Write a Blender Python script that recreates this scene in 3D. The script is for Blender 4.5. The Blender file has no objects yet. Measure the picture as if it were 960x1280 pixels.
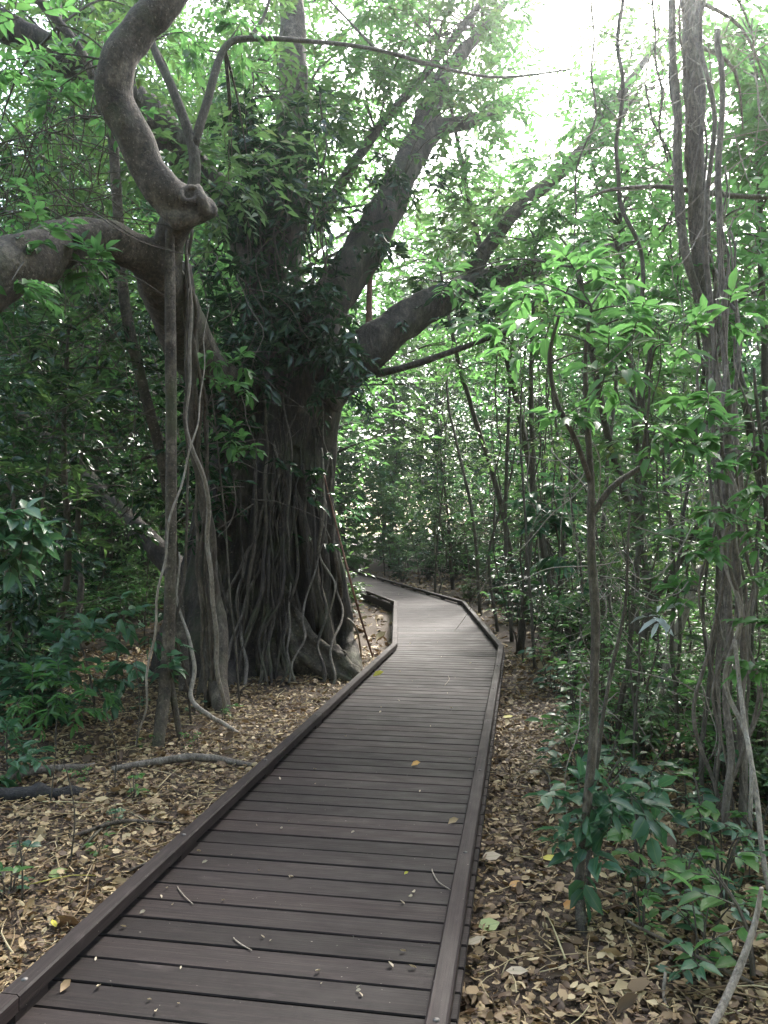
import bpy, math, random
import numpy as np
from mathutils import Vector, Matrix, noise

# ------------------------------------------------------------------ basics
sc = bpy.context.scene
COL = sc.collection
EXPOSURE = 2.85
HAZE = .0010
F, H, HY, CX = 1000.0, 1.6, 660.0, 480.0          # focal length and horizon of the photograph (px), eye height (m)

def P(px, py, d):
    return np.array([(px - CX) / F * d, d, H + (HY - py) / F * d])

def hnoise(x, y, s=1.0, z=0.0):
    return noise.noise(Vector((x * s, y * s, z)))

def gz(x, y):
    return -0.19 + 0.05 * hnoise(x, y, .45, 3.1) + 0.022 * hnoise(x, y, 1.9, 7.7)

def G(px, py, dz=0.0):
    d = (H + 0.19) * F / (py - HY)
    x = (px - CX) / F * d
    return np.array([x, d, gz(x, d) + dz])

def unit(v):
    v = np.asarray(v, float)
    n = np.linalg.norm(v)
    return v / n if n > 1e-9 else np.array([0, 0, 1.0])

def smooth_path(pts, n):
    p = np.asarray(pts, float)
    if len(p) < 3:
        t = np.linspace(0, 1, n)[:, None]
        return p[0] * (1 - t) + p[-1] * t
    q = np.vstack([2 * p[0] - p[1], p, 2 * p[-1] - p[-2]])
    m = len(p) - 1
    out = []
    for s in np.linspace(0, m - 1e-6, n):
        i = int(s); t = s - i
        a, b, c, d = q[i], q[i + 1], q[i + 2], q[i + 3]
        out.append(.5 * (2 * b + (c - a) * t + (2 * a - 5 * b + 4 * c - d) * t * t + (3 * b - a - 3 * c + d) * t ** 3))
    return np.array(out)

def lerp_list(vals, n):
    return np.interp(np.linspace(0, len(vals) - 1, n), np.arange(len(vals)), vals)

# ------------------------------------------------------------------ mesh builder
class MB:
    def __init__(self):
        self.v, self.f3, self.f4, self.r, self.g, self.n = [], [], [], [], [], 0
    def add(self, v, f3=None, f4=None, r=.5, g=None):
        v = np.asarray(v, float).reshape(-1, 3)
        if f3 is not None and len(f3): self.f3.append(np.asarray(f3, int).reshape(-1, 3) + self.n)
        if f4 is not None and len(f4): self.f4.append(np.asarray(f4, int).reshape(-1, 4) + self.n)
        self.v.append(v)
        self.r.append(np.broadcast_to(np.asarray(r, float), (len(v),)))
        self.g.append(np.zeros((len(v), 3)) if g is None else np.asarray(g, float).reshape(-1, 3))
        self.n += len(v)
    def tube(self, pts, rad, sides=8, n=None, lump=0.0, lf=3.0, seed=0, r=.5, wob=0.0, cap=True):
        n = n or max(4, len(pts) * 4)
        p = smooth_path(pts, n)
        R = lerp_list(rad, n) if np.ndim(rad) else np.full(n, rad)
        if wob:
            for i in range(1, n):
                q = Vector(p[i] * 2.2) + Vector((seed * 3.1, seed * 1.7, 0))
                p[i] += np.array([noise.noise(q), noise.noise(q + Vector((9, 4, 2))), .3 * noise.noise(q + Vector((2, 8, 5)))]) * wob
        T = np.gradient(p, axis=0)
        T /= np.maximum(np.linalg.norm(T, axis=1), 1e-9)[:, None]
        u = np.cross(T[0], [0.31, .95, .1]); u = unit(u)
        a = np.linspace(0, 2 * math.pi, sides, endpoint=False)
        vs = []
        for i in range(n):
            u = unit(u - T[i] * u.dot(T[i])); w = np.cross(T[i], u)
            rr = np.full(sides, R[i])
            if lump:
                for k in range(sides):
                    q = p[i] + (u * math.cos(a[k]) + w * math.sin(a[k])) * R[i]
                    rr[k] *= 1 + lump * noise.noise(Vector(q * lf) + Vector((seed, 0, seed)))
            vs.append(p[i] + rr[:, None] * (np.cos(a)[:, None] * u + np.sin(a)[:, None] * w))
        V = np.vstack(vs)
        i, k = np.meshgrid(np.arange(n - 1), np.arange(sides), indexing='ij')
        k2 = (k + 1) % sides
        f4 = np.stack([i * sides + k, i * sides + k2, (i + 1) * sides + k2, (i + 1) * sides + k], -1).reshape(-1, 4)
        f3 = []
        if cap:
            V = np.vstack([V, p[0], p[-1] + T[-1] * R[-1] * .5])
            c0, c1 = n * sides, n * sides + 1
            for k in range(sides):
                f3.append((c0, (k + 1) % sides, k)); f3.append((c1, (n - 1) * sides + k, (n - 1) * sides + (k + 1) % sides))
        self.add(V, f3, f4, r)
        return p
    def box(self, c, ax, ay, az, r=.5):
        c = np.asarray(c, float); ax, ay, az = map(lambda q: np.asarray(q, float), (ax, ay, az))
        v = [c + sx * ax + sy * ay + sz * az for sz in (-1, 1) for sy in (-1, 1) for sx in (-1, 1)]
        self.add(v, None, [(0, 2, 3, 1), (4, 5, 7, 6), (0, 1, 5, 4), (2, 6, 7, 3), (0, 4, 6, 2), (1, 3, 7, 5)], r)
    def mesh(self, name, off=(0, 0, 0), smooth=True):
        m = bpy.data.meshes.new(name)
        if not self.n: return m
        V = np.vstack(self.v) - np.asarray(off, float)
        f3 = np.vstack(self.f3) if self.f3 else np.zeros((0, 3), int)
        f4 = np.vstack(self.f4) if self.f4 else np.zeros((0, 4), int)
        m.vertices.add(len(V)); m.vertices.foreach_set('co', V.astype(np.float32).ravel())
        loops = np.concatenate([f3.ravel(), f4.ravel()]).astype(np.int32)
        m.loops.add(len(loops)); m.loops.foreach_set('vertex_index', loops)
        st = np.concatenate([np.arange(len(f3)) * 3, len(f3) * 3 + np.arange(len(f4)) * 4]).astype(np.int32)
        m.polygons.add(len(st)); m.polygons.foreach_set('loop_start', st)
        m.polygons.foreach_set('use_smooth', np.full(len(st), smooth))
        m.update(calc_edges=True); m.validate()
        a = m.attributes.new('rnd', 'FLOAT', 'POINT'); a.data.foreach_set('value', np.concatenate(self.r).astype(np.float32))
        a = m.attributes.new('grain', 'FLOAT_VECTOR', 'POINT'); a.data.foreach_set('vector', np.vstack(self.g).astype(np.float32).ravel())
        return m
    def build(self, name, mat, parent=None, origin=None, smooth=True):
        off = np.array(origin if origin is not None else (0, 0, 0), float)
        if parent is not None:
            q = parent
            while q is not None: off = off + np.array(q.location); q = q.parent
        m = self.mesh(name, off, smooth); m.materials.append(mat)
        o = bpy.data.objects.new(name, m); COL.objects.link(o)
        if parent is not None: o.parent = parent
        if origin is not None: o.location = [float(q) for q in origin]
        return o

# leaf templates: (along, across, up), tris, quads
T_FAR = (np.array([(0, 0, 0), (.42, .5, .10), (1, 0, -.10), (.42, -.5, .10)]), [(0, 2, 1), (0, 3, 2)], [])
T_NEAR = (np.array([(0, 0, 0), (.2, .40, .10), (.2, 0, 0.03), (.2, -.40, .10), (.58, .46, .06), (.58, 0, -.02), (.58, -.46, .06), (.84, .18, -.07), (.84, 0, -.10), (.84, -.18, -.07), (1.0, 0, -.17)]),
          [(0, 2, 1), (0, 3, 2), (7, 8, 10), (8, 9, 10)], [(1, 2, 5, 4), (2, 3, 6, 5), (4, 5, 8, 7), (5, 6, 9, 8)])
T_DRY = (np.array([(0, 0, 0), (.25, .40, .22), (.25, 0, .02), (.25, -.40, .10), (.65, .42, .28), (.65, 0, .06), (.65, -.42, .12), (1, 0, .22)]),
         [(0, 2, 1), (0, 3, 2), (4, 5, 7), (5, 6, 7)], [(1, 2, 5, 4), (2, 3, 6, 5)])

T_BROKEN = (np.array([(0, -.2, .05), (.35, -.55, .16), (.8, -.35, .05), (1, .15, .2), (.6, .5, .1), (.15, .38, .2), (.5, 0, 0)]), [(0, 1, 6), (1, 2, 6), (2, 3, 6), (3, 4, 6), (4, 5, 6), (5, 0, 6)], [])

class Leaves:
    def __init__(self, tpl=T_FAR):
        self.tpl = tpl; self.a = []
    def leaf(self, p, d, nrm, L, W, r):
        self.a.append((p[0], p[1], p[2], d[0], d[1], d[2], nrm[0], nrm[1], nrm[2], L, W, r))
    def to_mb(self, mb=None):
        mb = mb or MB()
        if not self.a: return mb
        A = np.array(self.a, float)
        p, d, nn, L, W, r = A[:, 0:3], A[:, 3:6], A[:, 6:9], A[:, 9], A[:, 10], A[:, 11]
        d = d / np.maximum(np.linalg.norm(d, axis=1), 1e-9)[:, None]
        s = np.cross(nn, d); s /= np.maximum(np.linalg.norm(s, axis=1), 1e-6)[:, None]
        w = np.cross(d, s)
        t, f3, f4 = self.tpl
        if self.tpl is T_DRY or self.tpl is T_BROKEN: w = w * (.2 + 1.9 * np.mod(r * 77.7, 1.0) ** 1.5)[:, None]
        k = len(t)
        V = p[:, None, :] + (t[None, :, 0:1] * L[:, None, None]) * d[:, None, :] + (t[None, :, 1:2] * W[:, None, None]) * s[:, None, :] + (t[None, :, 2:3] * L[:, None, None]) * w[:, None, :]
        base = (np.arange(len(A)) * k)[:, None, None]
        F3 = (np.array(f3)[None] + base).reshape(-1, 3) if len(f3) else None
        F4 = (np.array(f4)[None] + base).reshape(-1, 4) if len(f4) else None
        g = np.zeros((len(A), k, 3)); g[:, :, 0] = t[None, :, 0]; g[:, :, 1] = np.abs(t[None, :, 1]) * 2; g[:, :, 2] = r[:, None]
        mb.add(V.reshape(-1, 3), F3, F4, np.repeat(r, k), g.reshape(-1, 3))
        return mb

def twig(W, L, o, d, length, nl, leaf, rng, wid=.42, droop=.35, r0=.004, rosette=0, flat=.5):
    """one leafy twig: stem into W, alternate leaves into L"""
    d = unit(d)
    p1 = o + d * length * .5 + np.array([0, 0, -.08 * droop * length])
    p2 = o + d * length + np.array([0, 0, -.45 * droop * length])
    if W is not None: W.tube([o, p1, p2], [r0, r0 * .45], sides=3, n=4, cap=False)
    side = unit(np.cross(d, [0, 0, 1]) + np.array([1e-4, 0, 0]))
    for i in range(nl):
        t = .18 + .82 * (i + rng.random() * .6) / nl
        q = (1 - t) ** 2 * o + 2 * t * (1 - t) * p1 + t * t * p2
        sg = 1 if i % 2 else -1
        ld = d * (.35 + .5 * rng.random()) + side * sg * (.9 if i < nl - 1 else .15) + np.array([rng.uniform(-.25, .25), rng.uniform(-.25, .25), rng.uniform(-.55, .15) * (droop + .35)])
        nn = np.array([rng.gauss(0, flat), rng.gauss(0, flat), 1.0])
        s = leaf * rng.uniform(.65, 1.2)
        L.leaf(q, ld, nn, s, s * wid * rng.uniform(.85, 1.15), rng.random())
    for i in range(rosette):
        a = 2 * math.pi * (i + rng.random() * .5) / rosette
        ld = np.array([math.cos(a), math.sin(a), rng.uniform(-.45, .1)])
        s = leaf * rng.uniform(.8, 1.25)
        L.leaf(p2, ld, (rng.gauss(0, .25), rng.gauss(0, .25), 1), s, s * wid, rng.random())

def cluster(W, L, c, R, ntw, nl, leaf, rng, wid=.42, droop=.35, rosette=0, squash=.75, flat=.5):
    c = np.asarray(c, float)
    for i in range(ntw):
        v = np.array([rng.gauss(0, 1), rng.gauss(0, 1), rng.gauss(0, squash)])
        v = unit(v)
        st = c + v * R * rng.uniform(0, .55)
        twig(W, L, st, v + np.array([0, 0, rng.uniform(-.2, .25)]), R * rng.uniform(.35, .7), nl, leaf, rng, wid, droop, .004, rosette, flat)

# ------------------------------------------------------------------ materials
def nt(name):
    m = bpy.data.materials.new(name); m.use_nodes = True
    n = m.node_tree; n.nodes.clear()
    return m, n
def N(n, t, **k):
    x = n.nodes.new(t)
    for a, b in k.items(): setattr(x, a, b)
    return x
def ramp(n, stops):
    x = N(n, 'ShaderNodeValToRGB'); e = x.color_ramp.elements
    while len(e) > 1: e.remove(e[-1])
    e[0].position, e[0].color = stops[0][0], (*stops[0][1], 1)
    for p, c in stops[1:]:
        q = e.new(p); q.color = (*c, 1)
    return x
def noise_n(n, vec, scale, detail=4, rough=.55):
    x = N(n, 'ShaderNodeTexNoise'); x.inputs['Scale'].default_value = scale
    x.inputs['Detail'].default_value = detail; x.inputs['Roughness'].default_value = rough
    n.links.new(vec, x.inputs['Vector']); return x
def mixc(n, fac, a, b, mode='MIX'):
    x = N(n, 'ShaderNodeMix', data_type='RGBA', blend_type=mode)
    if isinstance(fac, float): x.inputs[0].default_value = fac
    else: n.links.new(fac, x.inputs[0])
    for s, q in ((6, a), (7, b)):
        if isinstance(q, tuple): x.inputs[s].default_value = (*q, 1)
        else: n.links.new(q, x.inputs[s])
    return x.outputs[2]

def leaf_mat(name, stops, trans, tfac=.4, rough=.38, rib=True):
    m, n = nt(name)
    at = N(n, 'ShaderNodeAttribute', attribute_name='rnd')
    oi = N(n, 'ShaderNodeObjectInfo')
    ad = N(n, 'ShaderNodeMath', operation='MULTIPLY_ADD'); n.links.new(oi.outputs['Random'], ad.inputs[0]); ad.inputs[1].default_value = .3
    sb = N(n, 'ShaderNodeMath', operation='MULTIPLY_ADD'); n.links.new(at.outputs['Fac'], sb.inputs[0]); sb.inputs[1].default_value = .8; sb.inputs[2].default_value = -.05
    n.links.new(sb.outputs[0], ad.inputs[2])
    cr = ramp(n, stops); n.links.new(ad.outputs[0], cr.inputs[0])
    col = cr.outputs[0]
    tc = N(n, 'ShaderNodeTexCoord')
    nz = noise_n(n, tc.outputs['Object'], 9, 2)
    col = mixc(n, nz.outputs['Fac'], col, (.55, .6, .5), 'MULTIPLY') if False else col
    if rib:
        g = N(n, 'ShaderNodeAttribute', attribute_name='grain'); sp = N(n, 'ShaderNodeSeparateXYZ'); n.links.new(g.outputs['Vector'], sp.inputs[0])
        cm = N(n, 'ShaderNodeMath', operation='LESS_THAN'); n.links.new(sp.outputs['Y'], cm.inputs[0]); cm.inputs[1].default_value = .07
        mu = N(n, 'ShaderNodeMath', operation='MULTIPLY'); n.links.new(cm.outputs[0], mu.inputs[0]); mu.inputs[1].default_value = .45
        col = mixc(n, mu.outputs[0], col, (.16, .22, .08))
    pb = N(n, 'ShaderNodeBsdfPrincipled'); n.links.new(col, pb.inputs['Base Color']); pb.inputs['Roughness'].default_value = rough
    pb.inputs['Specular IOR Level'].default_value = .45
    tr = N(n, 'ShaderNodeBsdfTranslucent')
    tcx = mixc(n, .6, col, trans); n.links.new(tcx, tr.inputs['Color'])
    mx = N(n, 'ShaderNodeMixShader'); mx.inputs[0].default_value = tfac
    n.links.new(pb.outputs[0], mx.inputs[1]); n.links.new(tr.outputs[0], mx.inputs[2])
    o = N(n, 'ShaderNodeOutputMaterial'); n.links.new(mx.outputs[0], o.inputs['Surface'])
    return m

def bark_mat(name, c0, c1, c2, scale=6, bump=.5, lichen=.35, stretch=.28, moss=0.0):
    m, n = nt(name)
    tc = N(n, 'ShaderNodeTexCoord')
    mp = N(n, 'ShaderNodeMapping'); mp.inputs['Scale'].default_value = (1, 1, stretch); n.links.new(tc.outputs['Object'], mp.inputs[0])
    a = noise_n(n, mp.outputs[0], scale, 6, .62)
    b = noise_n(n, tc.outputs['Object'], scale * .5, 4, .6)
    e = noise_n(n, mp.outputs[0], scale * 5, 4, .7)
    cr = ramp(n, [(.3, c0), (.55, c1), (.78, c2)]); n.links.new(a.outputs['Fac'], cr.inputs[0])
    lr = ramp(n, [(.56, (0, 0, 0)), (.68, (1, 1, 1))]); n.links.new(b.outputs['Fac'], lr.inputs[0])
    ml = N(n, 'ShaderNodeMath', operation='MULTIPLY'); n.links.new(lr.outputs[0], ml.inputs[0]); ml.inputs[1].default_value = lichen
    col = mixc(n, ml.outputs[0], cr.outputs[0], tuple(min(.5, q * 1.5) for q in c2))
    er = ramp(n, [(.34, (.3, .3, .3)), (.62, (1.1, 1.1, 1.1))]); n.links.new(e.outputs['Fac'], er.inputs[0])
    col = mixc(n, .8, col, er.outputs[0], 'MULTIPLY')
    sp = noise_n(n, tc.outputs['Object'], scale * 6, 3, .5)
    sr = ramp(n, [(.62, (0, 0, 0)), (.70, (1, 1, 1))]); n.links.new(sp.outputs['Fac'], sr.inputs[0])
    sm_ = N(n, 'ShaderNodeMath', operation='MULTIPLY'); n.links.new(sr.outputs[0], sm_.inputs[0]); sm_.inputs[1].default_value = lichen * .8
    col = mixc(n, sm_.outputs[0], col, tuple(min(.5, q * 1.7) for q in c2))
    if moss:
        b2 = noise_n(n, tc.outputs['Object'], 2.1, 5, .65)
        mr = ramp(n, [(.52, (0, 0, 0)), (.66, (1, 1, 1))]); n.links.new(b2.outputs['Fac'], mr.inputs[0])
        mm = N(n, 'ShaderNodeMath', operation='MULTIPLY'); n.links.new(mr.outputs[0], mm.inputs[0]); mm.inputs[1].default_value = moss
        col = mixc(n, mm.outputs[0], col, (.07, .085, .03))
    pb = N(n, 'ShaderNodeBsdfPrincipled'); n.links.new(col, pb.inputs['Base Color']); pb.inputs['Roughness'].default_value = .82
    sm = N(n, 'ShaderNodeMath', operation='ADD'); n.links.new(a.outputs['Fac'], sm.inputs[0]); n.links.new(e.outputs['Fac'], sm.inputs[1])
    bp = N(n, 'ShaderNodeBump'); bp.inputs['Strength'].default_value = bump; bp.inputs['Distance'].default_value = .02
    n.links.new(sm.outputs[0], bp.inputs['Height']); n.links.new(bp.outputs[0], pb.inputs['Normal'])
    o = N(n, 'ShaderNodeOutputMaterial'); n.links.new(pb.outputs[0], o.inputs['Surface'])
    return m

M = {}
M['fig'] = bark_mat('fig_bark', (.016, .011, .0075), (.052, .039, .027), (.15, .12, .088), 6, 1.0, .35, .25, moss=.4)
M['vine'] = bark_mat('vine_bark', (.09, .07, .052), (.19, .155, .12), (.31, .265, .215), 14, .7, .35, .3, moss=.25)
M['limb'] = bark_mat('limb_bark', (.038, .028, .018), (.095, .073, .049), (.21, .172, .125), 8, 1.0, .55, .8, moss=.5)
M['root'] = bark_mat('root_bark', (.04, .029, .019), (.10, .077, .053), (.20, .165, .12), 11, .8, .35, .25, moss=.3)
M['pale'] = bark_mat('pale_liana_bark', (.20, .165, .12), (.32, .27, .21), (.42, .37, .30), 14, .45, .3, .3)
M['stem'] = bark_mat('sapling_bark', (.05, .040, .026), (.10, .082, .058), (.19, .165, .125), 18, .6, .4, .3, moss=.4)
M['red'] = bark_mat('red_stick_bark', (.13, .06, .035), (.22, .10, .06), (.30, .15, .10), 14, .4, .2, .3)
M['trunk'] = bark_mat('tree_bark', (.026, .020, .014), (.075, .058, .042), (.18, .15, .115), 9, 1.0, .45, .3, moss=.45)
M['black'] = bark_mat('rotten_bark', (.008, .007, .006), (.018, .016, .014), (.035, .03, .027), 10, .8, .2, .3)
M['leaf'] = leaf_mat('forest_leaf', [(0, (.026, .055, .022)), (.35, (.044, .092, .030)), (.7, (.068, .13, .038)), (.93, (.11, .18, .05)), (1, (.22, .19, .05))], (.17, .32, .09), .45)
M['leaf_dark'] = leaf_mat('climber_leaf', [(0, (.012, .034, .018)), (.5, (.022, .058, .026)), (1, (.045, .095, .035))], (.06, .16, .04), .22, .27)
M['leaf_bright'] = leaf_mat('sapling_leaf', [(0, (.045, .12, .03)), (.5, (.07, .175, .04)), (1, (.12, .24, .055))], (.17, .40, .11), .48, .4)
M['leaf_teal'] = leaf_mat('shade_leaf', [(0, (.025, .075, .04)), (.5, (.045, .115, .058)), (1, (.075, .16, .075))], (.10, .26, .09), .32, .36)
M['leaf_white'] = leaf_mat('pale_leaf_underside', [(0, (.55, .60, .58)), (1, (.72, .76, .74))], (.5, .6, .5), .2, .4)
M['litter'] = leaf_mat('dry_leaf', [(0, (.04, .023, .011)), (.18, (.105, .061, .029)), (.38, (.21, .138, .066)), (.58, (.33, .232, .115)), (.8, (.44, .335, .175)), (.94, (.56, .46, .27)), (.99, (.50, .44, .22)), (1, (.52, .44, .07))], (.24, .15, .07), .12, .6, rib=False)
M['yellow'] = leaf_mat('yellow_leaf', [(0, (.55, .47, .05)), (1, (.62, .55, .08))], (.6, .5, .08), .2, .5)
M['fleck'] = leaf_mat('bleached_leaf', [(0, (.36, .28, .18)), (1, (.55, .48, .36))], (.5, .4, .2), .15, .6)
M['greenleaf'] = leaf_mat('fading_green_leaf', [(0, (.25, .34, .10)), (1, (.36, .44, .16))], (.4, .5, .1), .25, .5)
M['orange'] = leaf_mat('orange_leaf', [(0, (.45, .20, .04)), (1, (.62, .36, .10))], (.5, .25, .05), .2, .5)

def deck_mat():
    m, n = nt('wet_dark_decking')
    g = N(n, 'ShaderNodeAttribute', attribute_name='grain'); rn = N(n, 'ShaderNodeAttribute', attribute_name='rnd')
    mp = N(n, 'ShaderNodeMapping'); mp.inputs['Scale'].default_value = (1.2, 42, 1); n.links.new(g.outputs['Vector'], mp.inputs[0])
    a = noise_n(n, mp.outputs[0], 2.0, 6, .65)
    mp2 = N(n, 'ShaderNodeMapping'); mp2.inputs['Scale'].default_value = (2.2, 5, 1); n.links.new(g.outputs['Vector'], mp2.inputs[0])
    b = noise_n(n, mp2.outputs[0], 1.6, 5, .6)
    cr = ramp(n, [(.22, (.0062, .0042, .0037)), (.5, (.0162, .0115, .0104)), (.78, (.040, .0285, .0262))]); n.links.new(a.outputs['Fac'], cr.inputs[0])
    rr = ramp(n, [(0, (.55, .52, .50)), (.5, (1, 1, 1)), (1, (1.4, 1.28, 1.24))]); n.links.new(rn.outputs['Fac'], rr.inputs[0])
    col = mixc(n, 1.0, cr.outputs[0], rr.outputs[0], 'MULTIPLY')
    wr = ramp(n, [(.60, (0, 0, 0)), (.76, (1, 1, 1))]); n.links.new(b.outputs['Fac'], wr.inputs[0])
    wm = N(n, 'ShaderNodeMath', operation='MULTIPLY'); n.links.new(wr.outputs[0], wm.inputs[0]); wm.inputs[1].default_value = .5
    col = mixc(n, wm.outputs[0], col, (.075, .060, .056))
    tc = N(n, 'ShaderNodeTexCoord'); sp = noise_n(n, tc.outputs['Object'], 70, 2, .5)
    sr = ramp(n, [(.745, (0, 0, 0)), (.78, (1, 1, 1))]); n.links.new(sp.outputs['Fac'], sr.inputs[0])
    col = mixc(n, sr.outputs[0], col, (.26, .23, .2))
    pb = N(n, 'ShaderNodeBsdfPrincipled'); n.links.new(col, pb.inputs['Base Color'])
    pb.inputs['Specular IOR Level'].default_value = .2; rg = ramp(n, [(.3, (.5, .5, .5)), (.7, (.75, .75, .75))]); n.links.new(b.outputs['Fac'], rg.inputs[0]); n.links.new(rg.outputs[0], pb.inputs['Roughness'])
    bp = N(n, 'ShaderNodeBump'); bp.inputs['Strength'].default_value = .35; bp.inputs['Distance'].default_value = .004
    n.links.new(a.outputs['Fac'], bp.inputs['Height']); n.links.new(bp.outputs[0], pb.inputs['Normal'])
    o = N(n, 'ShaderNodeOutputMaterial'); n.links.new(pb.outputs[0], o.inputs['Surface'])
    return m
M['deck'] = deck_mat()

def soil_mat():
    m, n = nt('forest_floor_soil')
    tc = N(n, 'ShaderNodeTexCoord')
    a = noise_n(n, tc.outputs['Object'], 3, 6, .65); b = noise_n(n, tc.outputs['Object'], 38, 5, .7)
    cr = ramp(n, [(.3, (.03, .021, .014)), (.55, (.075, .053, .035)), (.75, (.13, .095, .062))]); n.links.new(b.outputs['Fac'], cr.inputs[0])
    r2 = ramp(n, [(.3, (.65, .62, .6)), (.7, (1.15, 1.1, 1.0))]); n.links.new(a.outputs['Fac'], r2.inputs[0])
    col = mixc(n, 1.0, cr.outputs[0], r2.outputs[0], 'MULTIPLY')
    pb = N(n, 'ShaderNodeBsdfPrincipled'); n.links.new(col, pb.inputs['Base Color']); pb.inputs['Roughness'].default_value = .9
    bp = N(n, 'ShaderNodeBump'); bp.inputs['Strength'].default_value = .9; bp.inputs['Distance'].default_value = .03
    n.links.new(b.outputs['Fac'], bp.inputs['Height']); n.links.new(bp.outputs[0], pb.inputs['Normal'])
    o = N(n, 'ShaderNodeOutputMaterial'); n.links.new(pb.outputs[0], o.inputs['Surface'])
    return m
M['soil'] = soil_mat()
def bolt_mat():
    m, n = nt('dull_galvanised_bolt')
    tc = N(n, 'ShaderNodeTexCoord'); a = noise_n(n, tc.outputs['Object'], 60, 3)
    cr = ramp(n, [(.3, (.06, .055, .05)), (.7, (.16, .15, .14))]); n.links.new(a.outputs['Fac'], cr.inputs[0])
    pb = N(n, 'ShaderNodeBsdfPrincipled'); n.links.new(cr.outputs[0], pb.inputs['Base Color']); pb.inputs['Metallic'].default_value = .6; pb.inputs['Roughness'].default_value = .6
    o = N(n, 'ShaderNodeOutputMaterial'); n.links.new(pb.outputs[0], o.inputs['Surface'])
    return m
M['bolt'] = bolt_mat()

# ------------------------------------------------------------------ object helpers
def tag(o, label=None, cat=None, group=None, kind=None):
    if label: o['label'] = label
    if cat: o['category'] = cat
    if group: o['group'] = group
    if kind: o['kind'] = kind
    return o
def thing(name, label, cat, loc=(0, 0, 0), group=None, rz=0, s=1.0):
    o = bpy.data.objects.new(name, None); COL.objects.link(o)
    o.location = [float(q) for q in loc]; o.rotation_euler = (0, 0, rz); o.scale = (s, s, s)
    o.empty_display_size = .2
    return tag(o, label, cat, group)
def put(name, parts, label, cat, x, y, rz=0, s=1.0, group=None, dz=-.02):
    """a plant made of shared part meshes [(part name, mesh)]"""
    t = thing(name, label, cat, (x, y, gz(x, y) + dz), group, rz, s)
    for pn, me in parts:
        o = bpy.data.objects.new(pn, me); COL.objects.link(o); o.parent = t
    return t

# ------------------------------------------------------------------ ground
def axis(lo, hi, core_lo, core_hi, step):
    core = list(np.arange(core_lo, core_hi + 1e-6, step))
    a, q, s = [], core_lo, step
    while q > lo: s *= 1.35; q -= s; a.append(max(q, lo))
    b, q, s = [], core_hi, step
    while q < hi: s *= 1.35; q += s; b.append(min(q, hi))
    return np.array(a[::-1] + core + b)
xs, ys = axis(-160, 160, -7, 7, .14), axis(-60, 240, 1, 20, .16)
mb = MB()
V = np.array([(x, y, gz(x, y)) for y in ys for x in xs])
i, k = np.meshgrid(np.arange(len(ys) - 1), np.arange(len(xs) - 1), indexing='ij')
w = len(xs)
mb.add(V, None, np.stack([i * w + k, i * w + k + 1, (i + 1) * w + k + 1, (i + 1) * w + k], -1).reshape(-1, 4))
g = mb.build('ground', M['soil'])
tag(g, 'brown forest floor of bare soil under the leaf litter', 'ground', kind='structure')

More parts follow.
